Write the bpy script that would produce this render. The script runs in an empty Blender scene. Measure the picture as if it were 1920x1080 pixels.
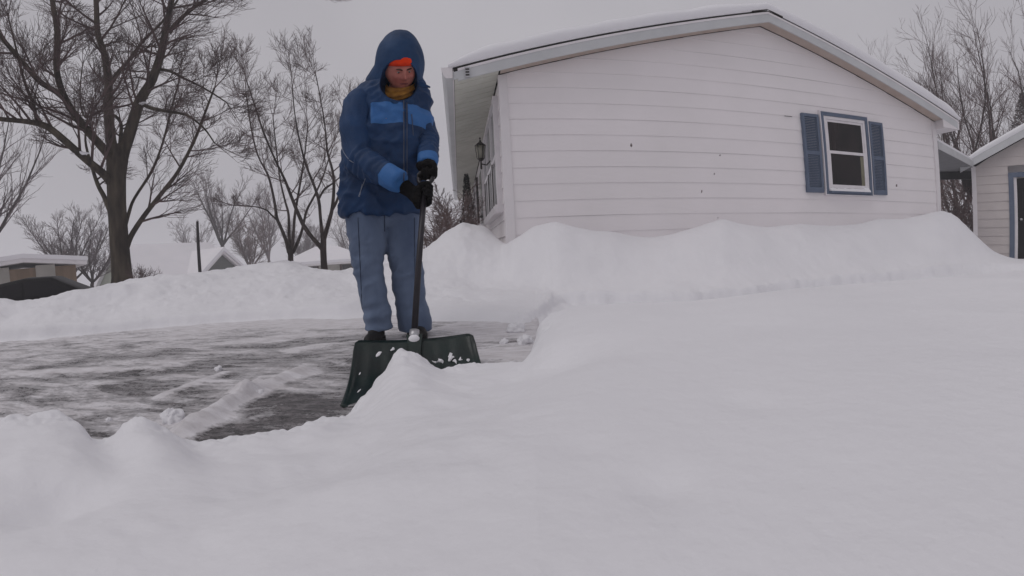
import bpy, bmesh, math, random
import numpy as np
from mathutils import Vector, Matrix, noise as mnoise
from mathutils.bvhtree import BVHTree
R = math.radians
rng = random.Random(7)
sc = bpy.context.scene
COL = sc.collection

# ------------------------------------------------------------ camera
F, C3 = 0.85354, -0.10385            # lens: angle = r/F*(1+C3 r^2), r in thousands of photo pixels
PITCH, ROLL = -0.0842, -0.0519
cam_d = bpy.data.cameras.new("camera")
cam = bpy.data.objects.new("camera", cam_d)
COL.objects.link(cam)
sc.camera = cam
cam_d.type = 'PANO'
cam_d.sensor_width = 36.0
cam_d.clip_start = 0.01
cam_d.clip_end = 3000
_k = dict(panorama_type='FISHEYE_LENS_POLYNOMIAL', fisheye_fov=R(178), fisheye_polynomial_k0=0.0,
          fisheye_polynomial_k1=-(1 / F) / 18.75, fisheye_polynomial_k2=0.0,
          fisheye_polynomial_k3=-(C3 / F) / 18.75 ** 3, fisheye_polynomial_k4=0.0)
for _t in (cam_d, getattr(cam_d, "cycles", None)):
    if _t is None: continue
    for k_, v_ in _k.items():
        try: setattr(_t, k_, v_)
        except Exception: pass
_fw = Vector((0, math.cos(PITCH), math.sin(PITCH)))
_rt0 = Vector((1, 0, 0)); _up0 = _rt0.cross(_fw)
# a lens-frame vector (a, b) is turned by ROLL before the pitch is applied
_rt = _rt0 * math.cos(ROLL) + _up0 * math.sin(ROLL)
_up = -_rt0 * math.sin(ROLL) + _up0 * math.cos(ROLL)
cam.matrix_world = Matrix(((_rt.x, _up.x, -_fw.x, 0), (_rt.y, _up.y, -_fw.y, 0), (_rt.z, _up.z, -_fw.z, 0), (0, 0, 0, 1)))

# ------------------------------------------------------------ world, sun, exposure
w = bpy.data.worlds.new("World"); sc.world = w; w.use_nodes = True
nt = w.node_tree; nt.nodes.clear()
sky = nt.nodes.new('ShaderNodeTexSky'); sky.sky_type = 'NISHITA'; sky.sun_disc = False
SUN_EL, SUN_ROT = 60, -115
sky.sun_elevation = R(SUN_EL); sky.sun_rotation = R(SUN_ROT); sky.dust_density = 4.0; sky.air_density = 1.0
hs = nt.nodes.new('ShaderNodeHueSaturation'); hs.inputs['Saturation'].default_value = 0.10
mx = nt.nodes.new('ShaderNodeMix'); mx.data_type = 'RGBA'; mx.inputs['Factor'].default_value = 0.95
tcw = nt.nodes.new('ShaderNodeTexCoord')
nzw = nt.nodes.new('ShaderNodeTexNoise'); nzw.inputs['Scale'].default_value = 1.6; nzw.inputs['Detail'].default_value = 3
crw = nt.nodes.new('ShaderNodeValToRGB')
crw.color_ramp.elements[0].position = 0.3; crw.color_ramp.elements[0].color = (3.35, 3.22, 3.50, 1)
crw.color_ramp.elements[1].position = 0.7; crw.color_ramp.elements[1].color = (4.05, 3.92, 4.20, 1)
bg = nt.nodes.new('ShaderNodeBackground'); bg.inputs['Strength'].default_value = 0.15
wo = nt.nodes.new('ShaderNodeOutputWorld')
L = nt.links
L.new(sky.outputs[0], hs.inputs['Color']); L.new(hs.outputs[0], mx.inputs['A'])
L.new(tcw.outputs['Generated'], nzw.inputs['Vector']); L.new(nzw.outputs[0], crw.inputs[0]); L.new(crw.outputs[0], mx.inputs['B'])
L.new(mx.outputs['Result'], bg.inputs['Color']); L.new(bg.outputs[0], wo.inputs[0])
sd = bpy.data.lights.new("sun", 'SUN'); sd.energy = 0.85; sd.angle = R(45); sd.color = (1.0, 0.97, 0.95)
sun = bpy.data.objects.new("sun", sd); COL.objects.link(sun)
_sd = Vector((math.sin(R(SUN_ROT)) * math.cos(R(SUN_EL)), math.cos(R(SUN_ROT)) * math.cos(R(SUN_EL)), math.sin(R(SUN_EL))))
sun.rotation_euler = _sd.to_track_quat('Z', 'Y').to_euler()
sc.view_settings.view_transform = 'Standard'; sc.view_settings.look = 'None'
sc.view_settings.exposure = -0.43; sc.view_settings.gamma = 1.0
sc.cycles.max_bounces = 6; sc.cycles.diffuse_bounces = 4; sc.cycles.glossy_bounces = 3; sc.cycles.volume_bounces = 2

# ------------------------------------------------------------ measuring helpers
def ray(px, py):
    x = (px - 960) / 1000; y = -(py - 540) / 1000
    r = max(math.hypot(x, y), 1e-9); th = r / F * (1 + C3 * r * r)
    a, b, c = math.sin(th) * x / r, math.sin(th) * y / r, math.cos(th)
    return _rt * a + _up * b + _fw * c
def at(px, py, d):
    """the point of the place seen at photo pixel px, py, at level distance d (metres)"""
    v = ray(px, py); return v * (d / math.hypot(v.x, v.y))
def azd(px, py):
    v = ray(px, py); return math.degrees(math.atan2(v.x, v.y)), v.z / math.hypot(v.x, v.y)
def pol(az, d, z=0.0):
    return Vector((d * math.sin(R(az)), d * math.cos(R(az)), z))

# ------------------------------------------------------------ object helpers
def link(o): COL.objects.link(o); return o
def tag(o, label=None, cat=None, group=None, kind=None):
    if label: o['label'] = label
    if cat: o['category'] = cat
    if group: o['group'] = group
    if kind: o['kind'] = kind
    return o
def empty(name, loc, label, cat, group=None):
    o = bpy.data.objects.new(name, None); o.location = loc; link(o); o.empty_display_size = 0.2
    return tag(o, label, cat, group)
def mesh_obj(name, me, mats, parent=None, smooth=False):
    o = bpy.data.objects.new(name, me); link(o)
    for m in (mats if isinstance(mats, (list, tuple)) else [mats]): me.materials.append(m)
    if smooth:
        me.polygons.foreach_set('use_smooth', [True] * len(me.polygons))
    if parent is not None:
        o.parent = parent
        o.matrix_parent_inverse = Matrix.Identity(4)
        M = parent.matrix_basis.copy()
        pp = parent.parent
        while pp is not None:
            M = pp.matrix_basis @ M; pp = pp.parent
        me.transform(M.inverted())
    return o
class MB:
    def __init__(s): s.v = []; s.f = []; s.m = []
    def add(s, vs, fs, m=0):
        n = len(s.v); s.v.extend(tuple(p) for p in vs)
        s.f.extend(tuple(i + n for i in f) for f in fs); s.m.extend([m] * len(fs))
    def box(s, c, h, X=Vector((1, 0, 0)), Y=Vector((0, 1, 0)), Z=Vector((0, 0, 1)), m=0):
        c = Vector(c)
        vs = [c + X * (a * h[0]) + Y * (b * h[1]) + Z * (d * h[2]) for a in (-1, 1) for b in (-1, 1) for d in (-1, 1)]
        s.add(vs, [(0, 1, 3, 2), (4, 6, 7, 5), (0, 4, 5, 1), (2, 3, 7, 6), (0, 2, 6, 4), (1, 5, 7, 3)], m)
    def tube(s, pts, rad, n=6, cap=True, m=0):
        P = [Vector(p) for p in pts]
        if len(P) < 2: return
        t = (P[1] - P[0]).normalized()
        a = t.orthogonal().normalized(); base = len(s.v)
        for i, p in enumerate(P):
            t = (P[min(i + 1, len(P) - 1)] - P[max(i - 1, 0)])
            if t.length < 1e-9: t = Vector((0, 0, 1))
            t.normalize()
            a = (a - t * a.dot(t)); a = a.normalized() if a.length > 1e-6 else t.orthogonal().normalized()
            b = t.cross(a); r = rad[i] if hasattr(rad, '__len__') else rad
            for k in range(n):
                q = 2 * math.pi * k / n
                s.v.append(tuple(p + a * (r * math.cos(q)) + b * (r * math.sin(q))))
        for i in range(len(P) - 1):
            for k in range(n):
                k2 = (k + 1) % n
                s.f.append((base + i * n + k, base + i * n + k2, base + (i + 1) * n + k2, base + (i + 1) * n + k)); s.m.append(m)
        if cap:
            s.f.append(tuple(base + k for k in reversed(range(n)))); s.m.append(m)
            e = base + (len(P) - 1) * n
            s.f.append(tuple(e + k for k in range(n))); s.m.append(m)
    def rings(s, rings, cap=True, m=0):
        base = len(s.v); n = len(rings[0])
        for r in rings: s.v.extend(tuple(p) for p in r)
        for i in range(len(rings) - 1):
            for k in range(n):
                k2 = (k + 1) % n
                s.f.append((base + i * n + k, base + i * n + k2, base + (i + 1) * n + k2, base + (i + 1) * n + k)); s.m.append(m)
        if cap:
            s.f.append(tuple(base + k for k in reversed(range(n)))); s.m.append(m)
            e = base + (len(rings) - 1) * n
            s.f.append(tuple(e + k for k in range(n))); s.m.append(m)
    def prism(s, poly, off, m=0):
        """poly: list of points, extruded by vector off"""
        n = len(poly); off = Vector(off)
        vs = [Vector(p) for p in poly] + [Vector(p) + off for p in poly]
        s.add(vs, [tuple(range(n))[::-1], tuple(range(n, 2 * n))] + [(i, (i + 1) % n, (i + 1) % n + n, i + n) for i in range(n)], m)
    def ball(s, c, r, n=10, X=Vector((1, 0, 0)), Y=Vector((0, 1, 0)), Z=Vector((0, 0, 1)), m=0):
        if not hasattr(r, '__len__'): r = (r, r, r)
        c = Vector(c); rr = []
        for i in range(1, n):
            t = math.pi * i / n
            rr.append([c + X * (r[0] * math.sin(t) * math.cos(2 * math.pi * k / (2 * n))) + Y * (r[1] * math.sin(t) * math.sin(2 * math.pi * k / (2 * n))) - Z * (r[2] * math.cos(t)) for k in range(2 * n)])
        s.rings(rr, True, m)
    def mesh(s, name='m'):
        me = bpy.data.meshes.new(name); me.from_pydata(s.v, [], s.f)
        if any(s.m): me.polygons.foreach_set('material_index', s.m)
        bm = bmesh.new(); bm.from_mesh(me); bmesh.ops.recalc_face_normals(bm, faces=bm.faces); bm.to_mesh(me); bm.free()
        me.update(); return me
    def fast(s, name='m'):
        me = bpy.data.meshes.new(name); me.from_pydata(s.v, [], s.f); me.update(); return me
    def build(s, name, mats, parent=None, smooth=False):
        return mesh_obj(name, s.mesh(name), mats, parent, smooth)

# ------------------------------------------------------------ materials
def mat(name, col, rough=0.7, col2=None, scale=8.0, spec=0.3, bump=0.0, bscale=40.0, metal=0.0, stretch=None, detail=4, sheen=0.0):
    m = bpy.data.materials.new(name); m.use_nodes = True; n = m.node_tree; b = n.nodes['Principled BSDF']
    b.inputs['Roughness'].default_value = rough; b.inputs['Specular IOR Level'].default_value = spec; b.inputs['Metallic'].default_value = metal
    if sheen: b.inputs['Sheen Weight'].default_value = sheen
    tc = n.nodes.new('ShaderNodeTexCoord'); src = tc.outputs['Object']
    if stretch:
        mp = n.nodes.new('ShaderNodeMapping'); mp.inputs['Scale'].default_value = stretch; n.links.new(src, mp.inputs[0]); src = mp.outputs[0]
    nz = n.nodes.new('ShaderNodeTexNoise'); nz.inputs['Scale'].default_value = scale; nz.inputs['Detail'].default_value = detail
    n.links.new(src, nz.inputs['Vector'])
    cr = n.nodes.new('ShaderNodeValToRGB'); c2 = col2 or tuple(c * 0.82 for c in col)
    cr.color_ramp.elements[0].position = 0.35; cr.color_ramp.elements[1].position = 0.68
    cr.color_ramp.elements[0].color = (*c2, 1); cr.color_ramp.elements[1].color = (*col, 1)
    n.links.new(nz.outputs[0], cr.inputs[0]); n.links.new(cr.outputs[0], b.inputs['Base Color'])
    if bump:
        n2 = n.nodes.new('ShaderNodeTexNoise'); n2.inputs['Scale'].default_value = bscale; n2.inputs['Detail'].default_value = 5
        n.links.new(src, n2.inputs['Vector'])
        bp = n.nodes.new('ShaderNodeBump'); bp.inputs['Strength'].default_value = 1.0; bp.inputs['Distance'].default_value = bump
        n.links.new(n2.outputs[0], bp.inputs['Height']); n.links.new(bp.outputs[0], b.inputs['Normal'])
    return m
M = {}
M['snow'] = mat('snow', (0.83, 0.825, 0.85), 0.65, (0.79, 0.785, 0.81), 1.4, 0.25, 0.0035, 34)
M['snow_far'] = mat('snow_far', (0.84, 0.82, 0.845), 0.7, (0.80, 0.785, 0.81), 0.7, 0.2, 0.01, 8)
M['siding'] = mat('siding', (0.83, 0.79, 0.80), 0.5, (0.79, 0.755, 0.76), 1.3, 0.3, 0.0008, 300)
M['trim'] = mat('trim', (0.76, 0.73, 0.74), 0.45, (0.70, 0.67, 0.68), 3, 0.35)
M['fascia'] = mat('fascia', (0.56, 0.57, 0.58), 0.4, (0.50, 0.51, 0.52), 3, 0.4)
M['soffit'] = mat('soffit', (0.62, 0.62, 0.56), 0.6, (0.54, 0.54, 0.48), 2.5)  # green-grey tint of bounced light put into the colour
M['shingle'] = mat('shingle', (0.07, 0.065, 0.06), 0.9, (0.03, 0.03, 0.03), 12, 0.2, 0.004, 60)
M['blue_trim'] = mat('blue_trim', (0.115, 0.145, 0.205), 0.6, (0.095, 0.122, 0.178), 5)
M['white_vinyl'] = mat('white_vinyl', (0.74, 0.71, 0.73), 0.35, (0.66, 0.63, 0.65), 6, 0.4)
M['glass'] = mat('glass', (0.020, 0.012, 0.013), 0.05, (0.004, 0.003, 0.004), 4, 0.30, stretch=(1, 1, 0.4))
M['curtain'] = mat('curtain', (0.22, 0.21, 0.15), 0.9, None, 8)
M['pane_light'] = mat('pane_light', (0.22, 0.24, 0.23), 0.12, (0.16, 0.17, 0.17), 3, 0.5)
M['black_metal'] = mat('black_metal', (0.018, 0.017, 0.016), 0.45, (0.03, 0.024, 0.02), 20, 0.4)
M['dark_plastic'] = mat('dark_plastic', (0.03, 0.032, 0.035), 0.4, None, 20, 0.4)
M['lamp_glass'] = mat('lamp_glass', (0.28, 0.27, 0.22), 0.15, None, 10, 0.5)
M['bark'] = mat('bark', (0.075, 0.058, 0.053), 0.9, (0.028, 0.022, 0.022), 9, 0.15, 0.012, 30, stretch=(1, 1, 0.22))
M['bark_green'] = mat('bark_green', (0.095, 0.078, 0.060), 0.9, (0.036, 0.030, 0.026), 7, 0.15, 0.012, 26, stretch=(1, 1, 0.22))
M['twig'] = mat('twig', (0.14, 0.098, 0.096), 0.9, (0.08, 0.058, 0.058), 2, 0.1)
M['twig_far'] = mat('twig_far', (0.20, 0.165, 0.17), 0.9, (0.14, 0.115, 0.12), 1, 0.1)  # paler than the near twigs: haze fade put into the colour
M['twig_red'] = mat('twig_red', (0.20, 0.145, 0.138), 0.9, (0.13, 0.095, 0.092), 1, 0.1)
M['evergreen'] = mat('evergreen', (0.02, 0.026, 0.022), 0.9, (0.035, 0.038, 0.036), 9, 0.1)
M['jeans'] = mat('jeans', (0.165, 0.215, 0.310), 0.9, (0.080, 0.112, 0.185), 3.6, 0.15, 0.0015, 120, stretch=(1, 1, 0.35), sheen=0.1)
M['glove'] = mat('glove', (0.006, 0.006, 0.007), 0.9, (0.010, 0.009, 0.009), 30, 0.08, 0.002, 150)
M['boot'] = mat('boot', (0.012, 0.011, 0.011), 0.6, None, 20)
M['skin'] = mat('skin', (0.46, 0.180, 0.140), 0.5, (0.34, 0.105, 0.085), 12, 0.3, 0.0008, 160)
M['lip'] = mat('lip', (0.19, 0.05, 0.048), 0.45, None, 20)
M['brow'] = mat('brow', (0.06, 0.035, 0.025), 0.9, None, 50)
M['eye'] = mat('eye', (0.30, 0.28, 0.27), 0.2, None, 40, 0.5)
M['iris'] = mat('iris', (0.01, 0.008, 0.007), 0.1, None, 40, 0.5)
M['beanie'] = mat('beanie', (0.80, 0.055, 0.012), 0.85, (0.62, 0.035, 0.01), 40, 0.1, 0.002, 140)
M['scarf'] = mat('scarf', (0.36, 0.175, 0.035), 0.9, (0.19, 0.085, 0.02), 22, 0.1, 0.004, 70)
M['blade'] = mat('blade', (0.004, 0.018, 0.014), 0.33, (0.002, 0.008, 0.007), 9, 0.5, 0.001, 60)
M['handle'] = mat('handle', (0.022, 0.018, 0.024), 0.4, (0.012, 0.010, 0.014), 12, 0.4)
M['steel'] = mat('steel', (0.50, 0.50, 0.52), 0.35, None, 30, 0.5, metal=0.7)
M['car_paint'] = mat('car_paint', (0.004, 0.0035, 0.0045), 0.45, (0.008, 0.007, 0.008), 3, 0.08)
M['car_glass'] = mat('car_glass', (0.008, 0.007, 0.009), 0.25, None, 3, 0.15)
M['rubber'] = mat('rubber', (0.012, 0.012, 0.012), 0.9, None, 30)
M['beige_wall'] = mat('beige_wall', (0.235, 0.165, 0.110), 0.8, (0.18, 0.125, 0.08), 1.2, stretch=(4, 4, 0.5))
M['cream_wall'] = mat('cream_wall', (0.43, 0.41, 0.37), 0.8, None, 1.5)
M['green_wall'] = mat('green_wall', (0.33, 0.35, 0.29), 0.8, None, 1.5)
M['grey_gable'] = mat('grey_gable', (0.12, 0.125, 0.115), 0.8, None, 2, stretch=(1, 1, 12))
M['brown_brick'] = mat('brown_brick', (0.22, 0.17, 0.15), 0.9, (0.15, 0.11, 0.10), 12)
M['brown_shutter'] = mat('brown_shutter', (0.055, 0.025, 0.02), 0.7, None, 10)
M['pole'] = mat('pole', (0.035, 0.030, 0.034), 0.8, None, 8)
M['door_black'] = mat('door_black', (0.006, 0.005, 0.007), 0.4, None, 5, 0.2)
M['wire'] = mat('wire', (0.03, 0.03, 0.03), 0.7)

# jacket: one cloth with lighter panels where the 'panel' attribute is positive
def jacket_mat():
    m = mat('jacket_cloth', (0.011, 0.044, 0.125), 0.62, (0.007, 0.027, 0.078), 6, 0.25, 0.0016, 90)
    n = m.node_tree; b = n.nodes['Principled BSDF']; old = b.inputs['Base Color'].links[0].from_socket
    at_ = n.nodes.new('ShaderNodeAttribute'); at_.attribute_name = 'panel'
    gt = n.nodes.new('ShaderNodeMath'); gt.operation = 'GREATER_THAN'; gt.inputs[1].default_value = 0.0
    mi = n.nodes.new('ShaderNodeMix'); mi.data_type = 'RGBA'; mi.inputs['B'].default_value = (0.038, 0.135, 0.350, 1)
    n.links.new(at_.outputs['Fac'], gt.inputs[0]); n.links.new(gt.outputs[0], mi.inputs['Factor'])
    n.links.new(old, mi.inputs['A']); n.links.new(mi.outputs['Result'], b.inputs['Base Color'])
    return m
M['jacket'] = jacket_mat()

# ------------------------------------------------------------ vectorised noise
_tab = np.random.RandomState(3).rand(4096)
def vnoise(x, y, seed=0):
    xi = np.floor(x).astype(np.int64); yi = np.floor(y).astype(np.int64)
    fx = x - xi; fy = y - yi
    fx = fx * fx * fx * (fx * (fx * 6 - 15) + 10); fy = fy * fy * fy * (fy * (fy * 6 - 15) + 10)
    def h(a, b): return _tab[((a * 73856093) ^ (b * 19349663) ^ (seed * 83492791)) % 4096]
    return (h(xi, yi) * (1 - fx) + h(xi + 1, yi) * fx) * (1 - fy) + (h(xi, yi + 1) * (1 - fx) + h(xi + 1, yi + 1) * fx) * fy
def fbm(x, y, f, o=4, seed=0, ang=0.6):
    v = 0; a = 0.5; t = 0
    for i in range(o):
        c, s_ = math.cos(ang + i), math.sin(ang + i)
        v = v + a * (vnoise((x * c - y * s_) * f, (x * s_ + y * c) * f, seed + i) - 0.5) * 2
        t += a; a *= 0.5; f *= 2.03
    return v / t

# ------------------------------------------------------------ house frame
HA = Vector((-0.0134, 5.4044, 0)); PH = 0.1105
HU = Vector((math.cos(PH), math.sin(PH), 0)); HV = Vector((-math.sin(PH), math.cos(PH), 0)); UP = Vector((0, 0, 1))
HW, HL = 7.604, 12.1
def HP(s, q, z): return HA + HU * s + HV * q + UP * z      # s along the gable wall, q back from it
def wall_dist(az):
    d = Vector((math.sin(R(az)), math.cos(R(az)), 0)); n = HV
    return HA.dot(n) / max(d.dot(n), 1e-3)
def on_side(px, py, s):
    """point seen at px,py on the upright plane at distance s along the gable wall (parallel to the house front)"""
    d = ray(px, py); o = HA + HU * s; t = o.dot(HU) / d.dot(HU); return d * t
def on_wall(px, py, q=0.0):
    d = ray(px, py); o = HA + HV * q; return d * (o.dot(HV) / d.dot(HV))

# ------------------------------------------------------------ snow terrain
def ground_z(x, y): return -0.50 + 0.02 * (np.clip(y, 0.8, 6.0) - 1.2)
def table(rows):
    a = np.array(rows, float); return a[:, 0], a[:, 1:]
B = table([(-180, 2.2, -.20), (-110, 1.6, -.20), (-75, 1.45, -.205), (-60, 1.42, -.208), (-57.5, 1.36, -.214), (-54.8, 1.34, -.218), (-53.6, 1.30, -.230), (-52.4, 1.28, -.243), (-51.9, 1.30, -.284), (-49.5, 1.28, -.285), (-48.6, 1.22, -.268),
           (-47, 1.2, -.257), (-45.2, 1.18, -.268), (-43.6, 1.18, -.290), (-42.0, 1.2, -.322), (-40.6, 1.22, -.337), (-37, 1.2, -.342), (-34, 1.2, -.338), (-28.4, 1.2, -.343), (-25, 1.25, -.332), (-22.2, 1.32, -.328), (-21.2, 1.38, -.318),
           (-19.8, 1.48, -.297), (-18.4, 1.55, -.275), (-16.6, 1.62, -.236), (-15.4, 1.66, -.213), (-14.2, 1.70, -.205), (-13, 1.70, -.206), (-12.0, 1.69, -.217), (-10.8, 1.68, -.240), (-9.6, 1.66, -.250), (-6, 1.68, -.252), (-3.5, 1.70, -.246), (-0.5, 1.76, -.246),
           (1.2, 1.82, -.247), (2.4, 1.95, -.215), (3.4, 2.15, -.165), (5, 2.35, -.140), (6.6, 2.40, -.131), (9.5, 2.40, -.127), (12.7, 2.40, -.125), (17, 2.45, -.123), (22.6, 2.50, -.121), (29.1, 2.80, -.108), (35, 3.1, -.096), (41.3, 3.42, -.087),
           (49.8, 4.1, -.073), (58.4, 5.0, -.060), (66, 6.2, -.05), (80, 7, -.05), (110, 5, -.08), (180, 2.2, -.20)])
# foot of the near pile / floor of the path: d, z
Cc = []
for a_, d_, s_ in [(a, r[0], r[1]) for a, r in zip(*B)]:
    if a_ <= 2.4: dd, zz = d_ + 0.16, -0.535
    elif a_ < 6: dd, zz = d_ + 0.3, -0.50
    else: dd, zz = d_ + 0.38, -0.60
    if abs(a_) > 80: dd, zz = d_ + 0.8, -0.40
    Cc.append((a_, dd, zz))
Cc = table(Cc)
D = table([(-180, 3.6, -.4), (-110, 4.2, -.53), (-75, 6.0, -.50), (-58.8, 5.0, -.50), (-51, 4.45, -.50), (-44, 4.2, -.50), (-36.8, 4.0, -.50), (-28, 3.7, -.50), (-20.9, 3.42, -.50), (-15, 3.2, -.50), (-9.7, 3.02, -.50), (-4, 2.9, -.50), (1.1, 2.75, -.50),
           (2.6, 2.75, -.47), (6, 4.15, -.50), (9, 4.2, -.56), (12.7, 4.23, -.60), (22.6, 4.36, -.62), (29.1, 4.75, -.62), (41.3, 6.04, -.60), (49.8, 7.48, -.58), (53, 8.5, -.58), (58.4, 9.6, -.56), (66, 11, -.5), (80, 12, -.5), (110, 8, -.45), (180, 3.6, -.4)])
W_ = table([(-180, 4.2, -.4), (-110, 5, -.35), (-75, 6.3, -.36), (-58.8, 5.3, -.36), (-51, 4.75, -.36), (-44, 4.5, -.36), (-36.8, 4.3, -.37), (-28, 4.0, -.37), (-20.9, 3.75, -.38), (-15, 4.1, -.385), (-9.7, 4.5, -.37), (-4, 4.6, -.37), (1.1, 4.55, -.38),
            (4, 4.5, -.42), (6, 4.28, -.41), (12.7, 4.32, -.442), (22.6, 4.45, -.462), (29.1, 4.85, -.468), (41.3, 6.15, -.443), (49.8, 7.6, -.44), (53, 8.6, -.45), (58.4, 9.7, -.47), (66, 11.6, -.5), (80, 12.5, -.5), (110, 9, -.45), (180, 4.2, -.4)])
_w = [(0.01, .08), (1.3, .14), (3.1, .24), (5.8, .29), (8.4, .21), (11.0, .16), (12.7, .15), (15.6, .08), (17.6, .06), (20.2, .09), (23.5, .18), (26.4, .27), (28.6, .2), (31.7, .15), (35.4, .19), (39, .16), (41.9, .18), (44.2, .27), (46.5, .27), (48.7, .34), (50.1, .41)]
E_ = [(-180, 8, -.5), (-110, 7.5, -.3), (-75, 7.6, -.10), (-62, 6.8, -.09), (-58, 6.5, -.085), (-53, 6.1, -.115), (-50.6, 6.0, -.075), (-48.5, 6.0, -.055), (-45.6, 6.0, -.012), (-43, 6.0, -.03), (-40, 6, -.05), (-36, 6.1, -.055), (-32, 6.2, -.05), (-28, 6.2, -.05), (-24, 6.1, -.12), (-21, 6.0, -.17), (-18, 6.0, -.13),
      (-15, 5.9, -.10), (-12.5, 5.9, -.03), (-10.4, 5.9, .06), (-9, 5.9, .20), (-7.4, 5.9, .335), (-5.8, 5.9, .41), (-4.4, 5.9, .37), (-3.0, 5.9, .34), (-1.8, 5.8, .22), (-0.8, 5.6, .10)]
E_ += [(a, wall_dist(a) - 0.16, z + 0.015) for a, z in _w]
E_ += [(50.8, 9.75, .44), (52.0, 9.9, .36), (53.3, 10.1, .12), (54.6, 10.3, -.12), (55.6, 10.5, -.29), (57, 10.9, -.41), (58.6, 11.3, -.49), (62, 12.3, -.52), (66, 13, -.52), (80, 14, -.5), (110, 12, -.5), (180, 8, -.5)]
E_ = table(E_)
E2 = table([(-180, 12, -.8), (-75, 10.5, -.45), (-58, 10, -.45), (-45, 10, -.42), (-36.5, 10, -.16), (-34.8, 10, -.05), (-32.8, 10, .035), (-30, 10, .09), (-27.5, 10, .045), (-25.8, 10, .0), (-24.6, 10, -.14), (-22.5, 10, -.33), (-20, 10, -.42), (-12, 10, -.4), (-6, 9, -.2), (-1, 8, -.2), (0, 8, .0),
            (3, 8.2, .1), (49.5, 11.5, -.2), (51, 12, -.4), (54, 12.8, -.54), (66, 15, -.56), (110, 14, -.6), (180, 12, -.8)])
_ag = np.linspace(-180, 180, 7201)
_sm = {}
def lookup(T, az, sig=0.45):
    k = (id(T), sig)
    if k not in _sm:
        a, c = T; kk = np.arange(-int(4 * sig * 20), int(4 * sig * 20) + 1) / 20.0; g = np.exp(-0.5 * (kk / sig) ** 2); g /= g.sum(); h = len(kk) // 2
        _sm[k] = [np.convolve(np.pad(np.interp(_ag, a, c[:, i]), h, mode='edge'), g, 'valid') for i in range(c.shape[1])]
    return [np.interp(az, _ag, q) for q in _sm[k]]
def terrain(az, d):
    """snow height at polar position; arrays"""
    x = d * np.sin(np.radians(az)); y = d * np.cos(np.radians(az))
    g = ground_z(x, y)
    jit = 0.5 * fbm(x, y, 7, 3, 40)                 # ragged edges
    mean = np.clip((d - 0.2) / 1.2, 0, 1)
    azj = az + jit * np.where((az < 4.5), 0.55, 0.15) + 2.2 * fbm(x, y, 3.0, 2, 47) * np.clip((1.25 - d) / 0.5, 0, 1)
    dB, sB = lookup(B, azj, 0.35); zB = dB * sB
    dBm, sBm = lookup(B, azj, 5.0); zBm = dBm * sBm; dBq, sBq = lookup(B, azj, 1.6); zBq = dBq * sBq
    dC, zC = lookup(Cc, azj, 0.35); dD, zD = lookup(D, az, 0.8); dW, zW = lookup(W_, az, 0.8); dE, zE = lookup(E_, az, 0.3); dF, zF = lookup(E2, az)
    wv = np.where(az > 5, 0.05 * fbm(x, y, 1.8, 3, 83) + 0.02 * fbm(x, y, 9, 2, 85), 0.06 * fbm(x, y, 2.5, 3, 87)); dD = dD + wv; dW = dW + wv
    zC = np.where(az < 3.0, ground_z(x, y) - 0.035, zC); zD = np.where(az < 2.6, ground_z(x, y) - 0.03, zD)
    st = [(0 * az + 0.05, 0 * az - 0.21), (0 * az + 0.45, 0 * az - 0.235 - 0.03 * np.clip((-az - 10) / 40, -0.3, 1)), (dBm * 0.58, 0.5 * (-0.25) + 0.5 * zBm), (dBq * 0.80, 0.22 * (-0.25) + 0.78 * zBq),
          (dB * 0.97, zB), (dC, zC), (dD, zD), (dD + np.where(az > 5, 0.02, 0.22), np.where(az > 5, zD + 0.02, np.where(az > -14, zD + 0.8 * (zW - zD), zD + 0.25 * (zW - zD)))), (dW, zW), (dE, zE), (np.maximum(dF, dE + 0.8), zF), (0 * az + 15, 0 * az - 1.0), (0 * az + 19, 0 * az - 1.30), (0 * az + 30, 0 * az - 1.45), (0 * az + 70, 0 * az - 2.2), (0 * az + 310, 0 * az - 3.0)]
    st[11] = (st[11][0] + 0, np.where(az > 0, -0.6, -1.0)); st[12] = (st[12][0], np.where(az > 0, -0.65, -1.3))
    z = st[0][1].copy()
    for (d0, z0), (d1, z1) in zip(st[:-1], st[1:]):
        t = np.clip((d - d0) / np.maximum(d1 - d0, 1e-3), 0, 1); ts = t * t * (3 - 2 * t)
        t = 0.35 * t + 0.65 * ts
        z = np.where(d >= d0, z0 + (z1 - z0) * t, z)
    left = np.clip((4 - az) / 10, 0, 1)
    near = np.clip((dB * 1.1 - d) / 0.3, 0, 1); bank = np.clip((d - dD) / 0.8, 0, 1) * np.clip((60 - d) / 40, 0, 1)
    far_l = left * bank
    clear = (1 - near) * np.clip((dW - d) / 0.3, 0, 1) * (az < 3)
    z = z + near * ((0.008 + 0.010 * left) * fbm(x, y, 2.2, 3, 1) + (0.003 + 0.010 * left) * fbm(x, y, 8, 3, 5)) * np.clip(d / 0.6, 0.35, 1)
    edge = np.exp(-((d - dB) / 0.13) ** 2) * left
    z = z + edge * (0.020 * fbm(x, y, 16, 3, 9) + 0.010 * np.abs(fbm(x, y, 34, 2, 12)))
    z = z + far_l * (0.085 * fbm(x, y, 1.3, 3, 21) + 0.030 * fbm(x, y, 4.5, 4, 23) + 0.012 * fbm(x, y, 15, 2, 29))
    z = z + bank * (1 - left) * (0.02 * fbm(x, y, 1.2, 3, 31) + 0.012 * fbm(x, y, 5, 3, 33)) * np.clip((wall_arr(az) - d) / 0.4, 0.15, 1)
    sho = np.exp(-((az - 2.6) / 3.2) ** 2) * np.clip((d - 1.7) / 0.2, 0, 1) * np.clip((3.3 - d) / 0.4, 0, 1); z = z + sho * (0.035 * fbm(x, y, 8, 4, 65) + 0.02 * np.abs(fbm(x, y, 18, 3, 67)))
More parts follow.
